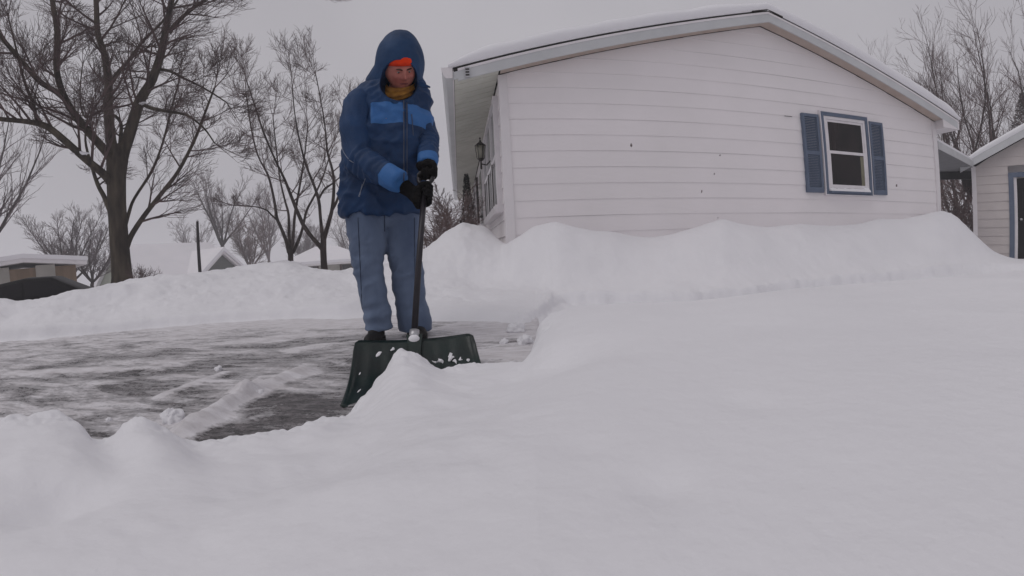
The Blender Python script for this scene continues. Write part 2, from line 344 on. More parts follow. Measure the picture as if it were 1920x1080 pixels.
    pathfl = (az > 4) * np.clip((d - dB) / 0.1, 0, 1) * np.clip((dW + 0.15 - d) / 0.2, 0, 1)
    z = z + pathfl * (0.030 * fbm(x, y, 5, 3, 51))
    z = z + (1 - left) * np.exp(-((d - dW) / 0.18) ** 2) * 0.03 * fbm(x, y, 3.5, 3, 57)
    z = z - clear * 0.01
    heap = np.exp(-((az + 14) / 6.0) ** 2 - ((d - 1.62) / 0.18) ** 2); z = z + heap * (0.016 * fbm(x, y, 14, 4, 61) + 0.006 * np.abs(fbm(x, y, 40, 2, 63)))
    # soft dents in the untouched snow on the near side
    for px, py, rr, dep in [(1240, 965, 0.035, 0.010), (1100, 880, 0.04, 0.005), (1395, 778, 0.05, 0.007), (1050, 640, 0.16, 0.04), (60, 900, 0.09, 0.04)]:
        v = ray(px, py); t = -0.255 / v.z; cx, cy = v.x * t, v.y * t
        z = z - dep * np.exp(-((x - cx) ** 2 + (y - cy) ** 2) / rr ** 2)
    return z
def wall_arr(az):
    n = HV; a = np.radians(np.clip(az, 0, 51)); return HA.dot(n) / (np.sin(a) * n.x + np.cos(a) * n.y)
def snow_z(x, y):
    az = np.array([math.degrees(math.atan2(x, y))]); return float(terrain(az, np.array([math.hypot(x, y)]))[0])
azs = np.concatenate([np.linspace(-180, -72, 60, endpoint=False), np.linspace(-72, 70, 860, endpoint=False), np.linspace(70, 180, 60)])
ds = np.concatenate([[0.05], np.geomspace(0.12, 0.9, 90, endpoint=False), np.linspace(0.9, 2.9, 260, endpoint=False), np.geomspace(2.9, 7.6, 180, endpoint=False), np.geomspace(7.6, 20, 90, endpoint=False), np.geomspace(20, 300, 26)])
AZ, DD = np.meshgrid(azs, ds, indexing='ij')
ZZ = terrain(AZ.ravel(), DD.ravel())
xs = (DD * np.sin(np.radians(AZ))).ravel(); ys = (DD * np.cos(np.radians(AZ))).ravel()
na, nd = AZ.shape
i0 = (np.arange(na - 1)[:, None] * nd + np.arange(nd - 1)[None, :]).ravel()
quads = np.stack([i0, i0 + 1, i0 + nd + 1, i0 + nd], 1)
me = bpy.data.meshes.new('snow_ground')
me.vertices.add(na * nd); me.vertices.foreach_set('co', np.stack([xs, ys, ZZ], 1).ravel())
me.loops.add(len(quads) * 4); me.loops.foreach_set('vertex_index', quads.ravel())
me.polygons.add(len(quads)); me.polygons.foreach_set('loop_start', np.arange(len(quads)) * 4)
me.update(calc_edges=True); me.validate()
o = mesh_obj('snow_ground', me, M['snow'], None, True); o['kind'] = 'structure'
if me.polygons[0].normal.z < 0: me.flip_normals()

# ------------------------------------------------------------ driveway sheet with slush
def slush_mat():
    m = bpy.data.materials.new('wet_concrete_slush'); m.use_nodes = True; n = m.node_tree; b = n.nodes['Principled BSDF']; Lk = n.links
    tc = n.nodes.new('ShaderNodeTexCoord')
    def noise(scale, st, rot=0.0, detail=5, rough=0.6, dist=0.0):
        mp = n.nodes.new('ShaderNodeMapping'); mp.inputs['Rotation'].default_value = (0, 0, rot); mp.inputs['Scale'].default_value = st
        nz = n.nodes.new('ShaderNodeTexNoise'); nz.inputs['Scale'].default_value = scale; nz.inputs['Detail'].default_value = detail; nz.inputs['Roughness'].default_value = rough; nz.inputs['Distortion'].default_value = dist
        Lk.new(tc.outputs['Object'], mp.inputs[0]); Lk.new(mp.outputs[0], nz.inputs['Vector']); return nz.outputs[0]
    def ramp(src, p0, p1, c0=(0, 0, 0, 1), c1=(1, 1, 1, 1)):
        r = n.nodes.new('ShaderNodeValToRGB'); r.color_ramp.elements[0].position = p0; r.color_ramp.elements[1].position = p1
        r.color_ramp.elements[0].color = c0; r.color_ramp.elements[1].color = c1; Lk.new(src, r.inputs[0]); return r.outputs[0]
    def mathn(op, a, c):
        q = n.nodes.new('ShaderNodeMath'); q.operation = op
        for i, s_ in enumerate((a, c)):
            if isinstance(s_, (int, float)): q.inputs[i].default_value = s_
            else: Lk.new(s_, q.inputs[i])
        return q.outputs[0]
    cov = n.nodes.new('ShaderNodeAttribute'); cov.attribute_name = 'cover'
    s1 = noise(2.1, (1.0, 3.1, 1), -0.80, 9, 0.62, 0.8)
    s2 = noise(9.0, (1.0, 3.4, 1), -0.92, 7, 0.66, 0.7)
    s3 = noise(60.0, (1, 1.3, 1), 0.3, 4, 0.7)
    t = mathn('ADD', mathn('MULTIPLY', s1, 0.62), mathn('MULTIPLY', s2, 0.38))
    t = mathn('ADD', t, mathn('MULTIPLY', mathn('SUBTRACT', s3, 0.5), 0.22))
    t = mathn('ADD', t, cov.outputs['Fac'])
    fac = ramp(t, 0.415, 0.585)
    base = ramp(noise(16, (1, 2.2, 1), -0.3, 9, 0.85, 0.5), 0.42, 0.60, (0.013, 0.012, 0.013, 1), (0.19, 0.175, 0.178, 1))
    snowc = ramp(noise(9, (1, 3, 1), -0.4, 4), 0.3, 0.75, (0.56, 0.535, 0.545, 1), (0.80, 0.785, 0.81, 1))
    mi = n.nodes.new('ShaderNodeMix'); mi.data_type = 'RGBA'; Lk.new(fac, mi.inputs['Factor']); Lk.new(base, mi.inputs['A']); Lk.new(snowc, mi.inputs['B'])
    Lk.new(mi.outputs['Result'], b.inputs['Base Color'])
    rr = mathn('ADD', mathn('MULTIPLY', fac, 0.45), 0.22); Lk.new(rr, b.inputs['Roughness']); b.inputs['Specular IOR Level'].default_value = 0.35
    bp = n.nodes.new('ShaderNodeBump'); bp.inputs['Strength'].default_value = 1.0; bp.inputs['Distance'].default_value = 0.012
    Lk.new(t, bp.inputs['Height']); Lk.new(bp.outputs[0], b.inputs['Normal'])
    return m
M['slush'] = slush_mat()
gx = np.linspace(-12, 1.6, 680); gy = np.linspace(0.7, 5.6, 300)
GX, GY = np.meshgrid(gx, gy, indexing='ij'); X_, Y_ = GX.ravel(), GY.ravel()
rc, rs = math.cos(0.42), math.sin(0.42)
XA = (X_ * rc - Y_ * rs * 1.0); YA = (X_ * rs + Y_ * rc)
dz = 0.007 * fbm(X_ * 1.5, Y_ * 5, 2.2, 4, 71)
cover = 0.0 * X_
def seg_dist(ax, ay, bx, by):
    t = np.clip(((X_ - ax) * (bx - ax) + (Y_ - ay) * (by - ay)) / ((bx - ax) ** 2 + (by - ay) ** 2), 0, 1)
    return np.hypot(X_ - ax - t * (bx - ax), Y_ - ay - t * (by - ay)), t
def gpt(px, py):
    v = ray(px, py); z = -0.49
    for _ in range(3):
        k = z / v.z; z = float(ground_z(v.x * k, v.y * k))
    return v.x * k, v.y * k
for (p, q, wd, hh) in [((345, 812), (460, 742), 0.045, 0.026), ((460, 742), (565, 697), 0.05, 0.016), ((450, 733), (485, 722), 0.028, 0.022), ((300, 742), (420, 700), 0.03, 0.006), ((20, 700), (300, 690), 0.05, 0.006), ((560, 655), (700, 640), 0.06, 0.008)]:
    a_, b_ = gpt(*p), gpt(*q); dd_, t_ = seg_dist(*a_, *b_)
    n_ = 1 + 0.7 * fbm(X_, Y_, 7, 4, 77)
    prof = np.exp(-(dd_ / (wd * n_)) ** 2)
    dz = dz + prof * hh * (1 + 0.9 * fbm(X_, Y_, 12, 4, 79)); cover = cover + prof * (0.55 if hh > 0.01 else 0.16)
# cleaner, darker strips where the shovel has just scraped
for (p, q, wd, c_) in [((370, 815), (640, 745), 0.10, -0.055), ((500, 745), (660, 690), 0.14, -0.045), ((560, 668), (670, 640), 0.12, -0.07), ((900, 655), (960, 640), 0.10, -0.06), ((170, 800), (300, 770), 0.12, -0.03), ((60, 690), (300, 665), 0.15, -0.05), ((330, 822), (520, 805), 0.06, -0.10), ((560, 770), (640, 755), 0.07, -0.07), ((240, 700), (420, 690), 0.10, -0.045), ((100, 745), (230, 720), 0.12, -0.05)]:
    a_, b_ = gpt(*p), gpt(*q); dd_, t_ = seg_dist(*a_, *b_); cover = cover + np.exp(-(dd_ / wd) ** 2) * c_
cover = cover + 0.015 + np.clip((Y_ - (2.9 + 0.12 * np.abs(X_ + 1.5))) / 0.8, 0, 1) * 0.45 + np.clip((Y_ - (2.2 + 0.12 * np.abs(X_ + 1.5))) / 0.9, 0, 1) * 0.08 + 0.025 - 0.05 * np.clip((X_ + 3.0) / 2.5, 0, 1)
cover = cover + np.clip((X_ + 0.62) / 0.5, 0, 1) * 0.10
dz = dz + np.clip(cover, 0, 1) * 0.01
ZG = ground_z(X_, Y_) + dz - 0.35 * np.clip((np.degrees(np.arctan2(X_, Y_)) - 3.2) / 0.6, 0, 1) - 0.10 * np.clip((Y_ - 4.2 - np.clip(-X_ - 1, 0, 3)) / 0.3, 0, 1)
na, nd = GX.shape
i0 = (np.arange(na - 1)[:, None] * nd + np.arange(nd - 1)[None, :]).ravel(); quads = np.stack([i0, i0 + nd, i0 + nd + 1, i0 + 1], 1)
me = bpy.data.meshes.new('driveway'); me.vertices.add(na * nd); me.vertices.foreach_set('co', np.stack([X_, Y_, ZG], 1).ravel())
me.loops.add(len(quads) * 4); me.loops.foreach_set('vertex_index', quads.ravel()); me.polygons.add(len(quads)); me.polygons.foreach_set('loop_start', np.arange(len(quads)) * 4)
me.update(calc_edges=True); me.validate()
at_ = me.attributes.new('cover', 'FLOAT', 'POINT'); at_.data.foreach_set('value', cover)
o = mesh_obj('driveway', me, M['slush'], None, True); o['kind'] = 'structure'

# loose lumps of snow
def lump(c, r, seed, flat=0.8, n=14):
    mb = MB(); mb.ball((0, 0, 0), (r, r * 0.85, r * flat), n)
    vs = []
    for v in mb.v:
        p = Vector(v); q = p / r
        k = 1 + 0.50 * mnoise.noise(q * 1.1 + Vector((seed, 0, 0))) + 0.30 * mnoise.noise(q * 2.6 + Vector((0, seed, 0))) + 0.14 * mnoise.noise(q * 7 + Vector((0, seed, 4)))
        vs.append(tuple(p * k + Vector(c)))
    mb.v = vs; return mb
for i, (px, py, r, lab) in enumerate([(324, 786, 0.042, 'rounded white snow lump beside the bare scraped strip of driveway'), (205, 785, 0.012, 'tiny snow crumb on the driveway in the notch of the near pile'), (480, 735, 0.03, 'oblong snow lump lying on the diagonal ridge of pushed snow'),
                                      (968, 618, 0.050, 'knobbly snow lump at the far right end of the cleared strip'), (985, 640, 0.040, 'smaller snow lump in front of the knobbly one beside the snow shoulder'), (945, 640, 0.022, 'low snow lump on the cleared strip right of the shovel'),
                                      (410, 690, 0.02, 'small snow crumb alone in the middle of the driveway')]):
    x, y = gpt(px, py + 4)
    mb = lump((x, y, float(ground_z(x, y)) + r * 0.30), r, i * 3.7, 0.75, 24)
    tag(mb.build('snow_lump', M['snow'], None, True), lab, 'snow lump', 'loose snow lumps on the driveway')

# ------------------------------------------------------------ main house
AS, AZT = 3.80, 3.10           # wall apex: along-wall position and height
SL, SR = 0.253, 0.285
EZ = AZT - SL * AS             # eave height on the wall, left
LS, RS = -0.57, 8.02           # eave overhangs
house = empty('white_house', HP(0, 0, -0.5), 'white house with wide lap siding and thick snow on its low gable roof', 'house')
def gz(s): return AZT - (SL * (AS - s) if s < AS else SR * (s - AS))
Z9 = 0.3708 % 0.2
mb = MB()
zs = [0.3708 + 0.2 * k for k in range(-5, 15)]
def srange(z):
    if z >= AZT: return None
    lo = 0.0 if z <= EZ else AS - (AZT - z) / SL
    zr = AZT - SR * (HW - AS)
    hi = HW if z <= zr else AS + (AZT - z) / SR
    return lo, hi
for zb in zs:
    zt = min(zb + 0.2, AZT - 0.001); a = srange(zb)
    if a is None: continue
    cuts = [zb] + sorted(q for q in (EZ, AZT - SR * (HW - AS)) if zb < q < zt) + [zt]
    for z0, z1 in zip(cuts[:-1], cuts[1:]):
        a0, a1 = srange(z0 + 1e-6), srange(z1 - 1e-6)
        f0 = 0.0068 * (1 - (z0 - zb) / 0.2) ** 1.5 + 0.0022; f1 = 0.0068 * (1 - (z1 - zb) / 0.2) + 0.0022
        NS = 24
        vs = []
        for k in range(NS + 1):
            for (aa, zz, ff) in ((a0, z0, f0), (a1, z1, f1)):
                s_ = aa[0] + (aa[1] - aa[0]) * k / NS
                wob = 0.0025 * mnoise.noise(Vector((s_ * 0.9, zz * 2.3, 3)))
                vs.append(HP(s_, -(ff + wob), zz + 0.002 * mnoise.noise(Vector((s_ * 0.6, zb * 7, 9)))))
        mb.add(vs, [(2 * k, 2 * k + 2, 2 * k + 3, 2 * k + 1) for k in range(NS)])
    mb.add([HP(a[0], -0.009, zb), HP(a[1], -0.009, zb), HP(a[1], -0.002, zb + 0.0005), HP(a[0], -0.002, zb + 0.0005)], [(0, 1, 2, 3)])
wall = mb.build('gable_wall', M['siding'], house)
# short open seam and small marks
mb = MB()
p = on_wall(1478, 218, -0.02); mb.box(p, (0.07, 0.002, 0.004), HU, HV, UP)
mb.build('siding_seam', M['black_metal'], house)
# front wall, right wall, back wall
def sided(s0, q0, s1, q1, zlo, zhi, m, name):
    mb = MB(); a = HP(s0, q0, 0); b = HP(s1, q1, 0); u = (b - a).normalized(); n = u.cross(UP)
    k0 = math.floor((zlo - 0.3708) / 0.2); z = 0.3708 + 0.2 * k0
    while z < zhi:
        z1 = min(z + 0.2, zhi)
        mb.add([a + n * 0.016 + UP * z, b + n * 0.016 + UP * z, b + n * 0.002 + UP * z1, a + n * 0.002 + UP * z1], [(0, 1, 2, 3)])
        mb.add([a + n * 0.016 + UP * z, b + n * 0.016 + UP * z, b + UP * z, a + UP * z], [(0, 1, 2, 3)]); z += 0.2
    return mb.build(name, m, house)
sided(0, HL, 0, 0, -0.6, EZ, M['siding'], 'front_wall')
sided(HW, 0.0, HW, HL, -0.6, AZT - SR * (HW - AS), M['siding'], 'rear_side_wall')
mb = MB(); mb.prism([HP(0.01, HL, -0.6), HP(HW - .01, HL, -0.6), HP(HW - .01, HL, gz(HW)), HP(AS, HL, AZT), HP(0.01, HL, EZ)], HV * 0.05); mb.build('back_wall', M['siding'], house)
mb = MB(); mb.prism([HP(0.03, 0.03, -0.6), HP(HW - .03, 0.03, -0.6), HP(HW - .03, 0.03, gz(HW) - .03), HP(AS, 0.03, AZT - .03), HP(0.03, 0.03, EZ - .03)], HV * 0.03); mb.build('wall_core', M['shingle'], house)
# corner trims (L-shaped)
for s_, sg in ((0, 1), (HW, -1)):
    mb = MB(); zt = gz(s_) - 0.01
    mb.prism([HP(s_ - sg * 0.024, -0.026, -0.6), HP(s_ + sg * 0.085, -0.026, -0.6), HP(s_ + sg * 0.085, -0.004, -0.6), HP(s_ + sg * 0.0, -0.004, -0.6), HP(s_ + sg * 0.0, 0.085, -0.6), HP(s_ - sg * 0.024, 0.085, -0.6)], UP * (zt + 0.6))
    mb.build('corner_trim', M['trim'], house)
# roof slab, rake boards, soffits
RO = 0.21                        # gable overhang
def roof_pt(s, q, dz): return HP(s, q, gz(s) + 0.10 + dz)
mb = MB()
for (s0, s1) in ((LS, AS), (AS, RS)):
    mb.prism([roof_pt(s0, -RO, 0.02), roof_pt(s1, -RO, 0.02), roof_pt(s1, -RO, 0.055), roof_pt(s0, -RO, 0.055)], HV * (HL + 2 * RO))
roof = mb.build('roof', M['shingle'], house)
mb = MB()
for (s0, s1) in ((LS + 0.06, AS), (AS, RS - 0.02)):
    mb.prism([roof_pt(s0, -RO - 0.022, -0.125), roof_pt(s1, -RO - 0.022, -0.125), roof_pt(s1, -RO - 0.022, 0.018), roof_pt(s0, -RO - 0.022, 0.018)], HV * 0.02)
mb.build('rake_board', M['fascia'], house)
mb = MB()
for (s0, s1) in ((LS + 0.06, AS), (AS, RS - 0.02)):
    mb.prism([roof_pt(s0, -RO - 0.028, -0.002), roof_pt(s1, -RO - 0.028, -0.002), roof_pt(s1, -RO - 0.028, 0.028), roof_pt(s0, -RO - 0.028, 0.028)], HV * 0.03)
mb.build('drip_edge', M['trim'], house)
mb = MB()                         # dark flashing lapped over the ridge
mb.prism([roof_pt(AS - 0.28, -RO - 0.03, 0.056), roof_pt(AS, -RO - 0.03, 0.06), roof_pt(AS + 0.26, -RO - 0.03, 0.056), roof_pt(AS + 0.26, -RO - 0.03, 0.07), roof_pt(AS, -RO - 0.03, 0.085), roof_pt(AS - 0.28, -RO - 0.03, 0.07)], HV * 0.3)
mb.build('ridge_cap', M['black_metal'], house)
mb = MB()                         # rake soffit: thin underside between wall and board
for (s0, s1) in ((0, AS), (AS, HW)):
    mb.prism([HP(s0, -RO, gz(s0) + 0.005), HP(s1, -RO, gz(s1) + 0.005), HP(s1, -RO, gz(s1) + 0.02), HP(s0, -RO, gz(s0) + 0.02)], HV * (RO - 0.02))
mb.build('rake_soffit', mat('rake_soffit', (0.50, 0.42, 0.37), 0.7, (0.44, 0.36, 0.31), 4), house)
def sz(s): return gz(s) + 0.010
SZ = sz(LS)
mb = MB(); n = 64; q0, q1 = -RO, HL + RO   # ribbed soffit, grooves across the overhang
for k in range(n * 2):
    a = q0 + (q1 - q0) * k / (n * 2); b = q0 + (q1 - q0) * (k + 1) / (n * 2); dz = 0.006 if k % 2 else 0.0
    sa, sb = sz(LS + .02), sz(-.02)
    mb.add([HP(LS + 0.02, a, sa + dz), HP(-0.02, a, sb + dz), HP(-0.02, b, sb + dz), HP(LS + 0.02, b, sa + dz)], [(0, 1, 2, 3)])
    mb.add([HP(LS + 0.02, a, sa), HP(-0.02, a, sb), HP(-0.02, a, sb + 0.006), HP(LS + 0.02, a, sa + 0.006)], [(0, 1, 2, 3)])
mb.build('eave_soffit', M['soffit'], house)
mb = MB(); mb.prism([HP(LS + .005, -RO - 0.02, sz(LS) - .004), HP(0.0, -RO - 0.02, sz(0) - .004), HP(0.0, -RO - 0.02, gz(0) + 0.10), HP(LS + .005, -RO - 0.02, gz(LS) + 0.10)], HV * 0.015)
mb.build('eave_return', M['fascia'], house)
zr = gz(RS)
mb = MB(); mb.prism([HP(HW + .02, -RO, zr - 0.03), HP(RS, -RO, zr - 0.03), HP(RS, -RO, zr + 0.10), HP(HW + .02, -RO, gz(HW + .02) + 0.10)], HV * (HL + 2 * RO)); mb.build('rear_soffit', M['trim'], house)
mb = MB(); mb.prism([HP(RS, -RO, zr - 0.03), HP(RS + .02, -RO, zr - 0.03), HP(RS + .02, -RO, zr + 0.14), HP(RS, -RO, zr + 0.14)], HV * (HL + 2 * RO)); mb.build('rear_fascia', M['trim'], house)
mb = MB(); mb.prism([HP(HW + .02, -RO - .02, zr - 0.03), HP(RS + .02, -RO - .02, zr - 0.03), HP(RS + .02, -RO - .02, zr + 0.12), HP(HW - .05, -RO - .02, gz(HW) + 0.12), HP(HW - .05, -RO - .02, zr - 0.03)], HV * .015); mb.build('rear_eave_return', M['trim'], house)
# gutter: K profile along the eave, end cap at the gable
prof = [(0.0, 0.0), (-0.075, 0.0), (-0.10, 0.03), (-0.112, 0.075), (-0.125, 0.10), (-0.125, 0.125), (-0.115, 0.125), (-0.10, 0.10), (-0.09, 0.04), (-0.07, 0.012), (-0.01, 0.012), (-0.01, 0.125), (0, 0.125)]
gb = SZ + 0.015
mb = MB(); mb.prism([HP(LS + p[0], -RO - 0.03, gb + p[1]) for p in prof], HV * (HL + 2 * RO + 0.05)); gut = mb.build('gutter', M['fascia'], house)
mb = MB(); mb.prism([HP(LS + p[0], -RO - 0.036, gb + p[1]) for p in [(0, -0.002), (-0.075, -0.002), (-0.104, 0.028), (-0.118, 0.075), (-0.13, 0.10), (-0.13, 0.13), (0, 0.13)]], HV * 0.005); mb.build('gutter_cap', M['trim'], gut)
mb = MB(); mb.box(HP(LS + .008, (HL) / 2, gb + 0.055), (0.007, HL / 2 + RO, 0.065), HU, HV, UP); mb.build('eave_fascia', M['trim'], house)
# small louvred bracket at the end of the rake board
br = MB(); c = HP(LS + 0.17, -RO - 0.035, gz(LS + .17) + 0.045); br.box(c, (0.03, 0.008, 0.065), HU, HV, UP); bro = br.build('board_bracket', M['steel'], house)
br = MB()
for k in range(3): br.box(c + UP * (0.035 - k * 0.035) - HV * 0.010, (0.022, 0.003, 0.009), HU, HV, UP)
br.build('bracket_slot', M['black_metal'], bro)
# snow on the roof: lofted blanket with rounded, drooping edges
mb = MB(); ns, nq = 130, 60
def snow_top(s, q):
    t = 0.20 + 0.03 * mnoise.noise(Vector((s * 0.6, q * 0.5, 1))) + 0.02 * mnoise.noise(Vector((s * 2.2, q * 1.5, 4)))
    e = min((s - LS + 0.06) / 0.55, (RS + 0.05 - s) / 0.45, 1); e = max(e, 0); t *= (0.28 + 0.72 * math.sin(e * math.pi / 2))
    return t
top = []; 
for i in range(ns + 1):
    s_ = LS - 0.05 + (RS - LS + 0.09) * i / ns; row = []
    ridge = -0.05 * math.exp(-((s_ - AS) / 0.5) ** 2)
    b0 = gz(s_) + 0.158
    for (qo, f) in ((-RO - 0.015, 0.0), (-RO - 0.05, 0.18), (-RO - 0.06, 0.45), (-RO - 0.04, 0.75), (-RO + 0.03, 0.94), (-RO + 0.14, 1.0)):
        t = snow_top(s_, 0.0) * (1 + 0.06 * mnoise.noise(Vector((s_ * 3.1, f * 2, 8))))
        row.append(HP(s_, qo, b0 + ridge * f + t * f))
    for j in range(1, nq + 1):
        q = -RO + 0.14 + (HL + RO) * j / nq
        row.append(HP(s_, q, b0 + ridge + snow_top(s_, q)))
    top.append(row)
nr = len(top[0])
mb.add([p for r in top for p in r], [(i * nr + j, (i + 1) * nr + j, (i + 1) * nr + j + 1, i * nr + j + 1) for i in range(ns) for j in range(nr - 1)])
for side, rev in ((0, False), (ns, True)):
    r = top[side]; low = [p - UP * (p.z - (gz(LS if side == 0 else RS) + 0.15)) for p in r]
    mb.add(r + low, [(j, j + 1, nr + j + 1, nr + j) for j in range(nr - 1)])
mb.build('roof_snow', M['snow'], house, True)

# gable window and shutters
win = empty('gable_window', HP(5.22, -0.02, 0.65), 'x', 'x'); win.parent = house; win.location = house.matrix_basis.inverted() @ HP(5.22, -0.02, 0.65)
del win['label']; del win['category']
def wbox(mb, s0, s1, z0, z1, q0, q1, m=0): mb.box(HP((s0 + s1) / 2, (q0 + q1) / 2, (z0 + z1) / 2), (abs(s1 - s0) / 2, abs(q1 - q0) / 2, abs(z1 - z0) / 2), HU, HV, UP, m)
bpy.context.view_layer.update()
def frame_mb(s0, s1, z0, z1, w, q0, q1, wb=None):
    mb = MB(); wb = w if wb is None else wb
    wbox(mb, s0, s0 + w, z0, z1, q0, q1); wbox(mb, s1 - w, s1, z0, z1, q0, q1)
    wbox(mb, s0 + w, s1 - w, z1 - w, z1, q0, q1); wbox(mb, s0 + w, s1 - w, z0, z0 + wb, q0, q1); return mb
frame_mb(4.715, 5.735, 0.645, 1.885, 0.055, -0.055, 0.0, 0.02).build('outer_frame', M['blue_trim'], win)
frame_mb(4.700, 5.750, 0.630, 1.90, 0.014, -0.058, -0.003).build('edge_bead', M['white_vinyl'], win)
frame_mb(4.775, 5.675, 0.70, 1.826, 0.045, -0.045, 0.0, 0.04).build('sash_frame', M['white_vinyl'], win)
up = frame_mb(4.822, 5.628, 1.265, 1.778, 0.035, -0.036, 0.0, 0.04).build('upper_sash', M['white_vinyl'], win)
lo = frame_mb(4.822, 5.628, 0.742, 1.300, 0.040, -0.044, -0.004, 0.05).build('lower_sash', M['white_vinyl'], win)
mb = MB(); wbox(mb, 4.857, 5.593, 1.30, 1.745, -0.030, -0.026); mb.build('pane', M['glass'], up)
mb = MB(); wbox(mb, 4.862, 5.588, 0.79, 1.262, -0.034, -0.030); mb.build('pane', M['glass'], lo)
mb = MB(); wbox(mb, 5.515, 5.588, 0.79, 1.25, -0.0355, -0.0345); mb.build('curtain_edge', M['curtain'], lo)
mb = MB()                         # sill with a wedge of drifted snow
mb.prism([HP(4.775, -0.10, 0.665), HP(5.68, -0.10, 0.665), HP(5.68, -0.10, 0.69), HP(4.775, -0.10, 0.69)], HV * 0.10); sill = mb.build('sill', M['blue_trim'], win)
mb = MB()
for k in range(20):
    s0 = 4.785 + k * 0.0435; h0 = 0.035 + 0.012 * mnoise.noise(Vector((k * 0.5, 0, 0))) + (0.02 if k > 16 else 0); 
    mb.prism([HP(s0, -0.092, 0.692), HP(s0, -0.046, 0.692), HP(s0, -0.046, 0.692 + h0 * 1.3), HP(s0, -0.085, 0.692 + h0 * 0.4)], HU * 0.0435)
mb.build('sill_snow', M['snow'], sill)
for (s0, s1, lab) in ((4.345, 4.675, 'wide'), (5.775, 6.105, 'narrow')):
    sh = empty('shutter', HP((s0 + s1) / 2, -0.02, 0.66), 'x', 'x'); del sh['label']; del sh['category']
    mb = frame_mb(s0, s1, 0.665, 1.83, 0.045, -0.05, 0.0, 0.07); wbox(mb, s0 + .045, s1 - .045, 1.22, 1.27, -0.049, -0.001)
    shb = mb.build('shutter', M['blue_trim'], house); bpy.data.objects.remove(sh)
    mb = MB()
    for z0, z1 in ((0.735, 1.22), (1.27, 1.785)):
        k = int((z1 - z0) / 0.024)
        for i in range(k):
            zc = z0 + (i + 0.5) * (z1 - z0) / k
            mb.add([HP(s0 + .045, -0.047, zc - 0.012), HP(s1 - .045, -0.047, zc - 0.012), HP(s1 - .045, -0.033, zc + 0.013), HP(s0 + .045, -0.033, zc + 0.013)], [(0, 1, 2, 3)])
    mb.build('louvre', M['blue_trim'], shb)

# house front (seen very obliquely): windows, door, shutters
def fbox(mb, q0, q1, z0, z1, s0, s1, m=0): mb.box(HP((s0 + s1) / 2, (q0 + q1) / 2, (z0 + z1) / 2), (abs(s1 - s0) / 2, abs(q1 - q0) / 2, abs(z1 - z0) / 2), HU, HV, UP, m)
def front_window(q0, q1, z0, z1, zr_, mull, parts=('pane_light', 'pane_light')):
    wn = MB()
    for a, b in ((q0, q0 + .07), (q1 - .07, q1)): fbox(wn, a, b, z0, z1, -0.075, 0.0)
    for q in mull: fbox(wn, q - .04, q + .04, z0 + .07, z1 - .07, -0.07, 0.0)
    fbox(wn, q0 + .07, q1 - .07, z1 - .07, z1, -0.075, 0.0); fbox(wn, q0 - .05, q1 + .05, z0 - .03, z0 + .07, -0.11, 0.0)
    fbox(wn, q0 + .071, q1 - .071, zr_ - .03, zr_ + .03, -0.066, 0.0)
    o = wn.build('front_window', M['white_vinyl'], house)
    p = MB(); fbox(p, q0 + .072, q1 - .072, zr_ + .031, z1 - .072, -0.040, -0.036); p.build('pane', M[parts[0]], o)
    p = MB(); fbox(p, q0 + .072, q1 - .072, z0 + .072, zr_ - .031, -0.044, -0.040); p.build('pane', M[parts[1]], o)
    return o
front_window(0.32, 2.95, 0.50, 1.98, 1.22, (1.15, 2.1))
for q in (0.93, 1.75, 2.72):
    mb = MB(); fbox(mb, q - 0.035, q + 0.035, 0.58, 1.19, -0.082, -0.0705); mb.build('dark_mullion', M['black_metal'], house)
front_window(7.1, 8.5, 0.9, 1.95, 1.4, ())
dr = MB(); fbox(dr, 4.0, 5.0, -0.3, 1.85, -0.05, 0.0); fd = dr.build('front_door', M['white_vinyl'], house)
p = MB(); fbox(p, 4.13, 4.87, 0.6, 1.7, -0.06, -0.051); p.build('pane', M['pane_light'], fd)
p = MB(); p.ball(HP(-0.09, 4.12, 0.72), 0.035, 6); p.build('handle', M['black_metal'], fd)
for q in (6.75, 8.68):
    mb = MB(); fbox(mb, q - 0.17, q + 0.17, 0.75, 1.95, -0.06, 0.0); mb.build('front_shutter', M['black_metal'], house)
# porch post and railing by the door
pr = MB()
for q in (3.3, 3.55): fbox(pr, q - .02, q + .02, -0.45, 0.62, -0.55, -0.51)
pr.build('porch_post', M['black_metal'], house)
# carriage lamp on the front wall
lp = on_side(901, 285, -0.20)
lamp = empty('carriage_lamp', lp, 'black metal carriage lamp mounted on the house front under the eave', 'lamp')
mb = MB()
mb.tube([lp + UP * 0.20, lp + UP * 0.15], [0.004, 0.018], 8); mb.ball(lp + UP * 0.21, 0.014, 5)
mb.tube([lp + UP * 0.155, lp + UP * 0.10], [0.02, 0.085], 8); mb.tube([lp - UP * 0.10, lp - UP * 0.14], [0.055, 0.02], 8); mb.tube([lp - UP * 0.14, lp - UP * 0.24], [0.012, 0.018], 6); mb.ball(lp - UP * 0.25, 0.016, 5)
for k in range(6):
    q = k * math.pi / 3; a = Vector((math.cos(q), math.sin(q), 0)); mb.tube([lp + a * 0.078 + UP * 0.10, lp + a * 0.055 - UP * 0.10], 0.006, 4)
mb.build('lamp_cage', M['black_metal'], lamp)
mb = MB(); mb.tube([lp - UP * 0.095, lp + UP * 0.095], [0.046, 0.068], 10); mb.build('lamp_glass', M['lamp_glass'], lamp, True)
mb = MB(); wp = lp + HU * 0.18 - UP * 0.12
mb.tube([lp - UP * 0.18, lp - UP * 0.20 + HU * 0.08, wp + UP * 0.02, wp], 0.010, 6); mb.box(wp, (0.008, 0.05, 0.09), HU, HV, UP); mb.build('lamp_arm', M['black_metal'], lamp)

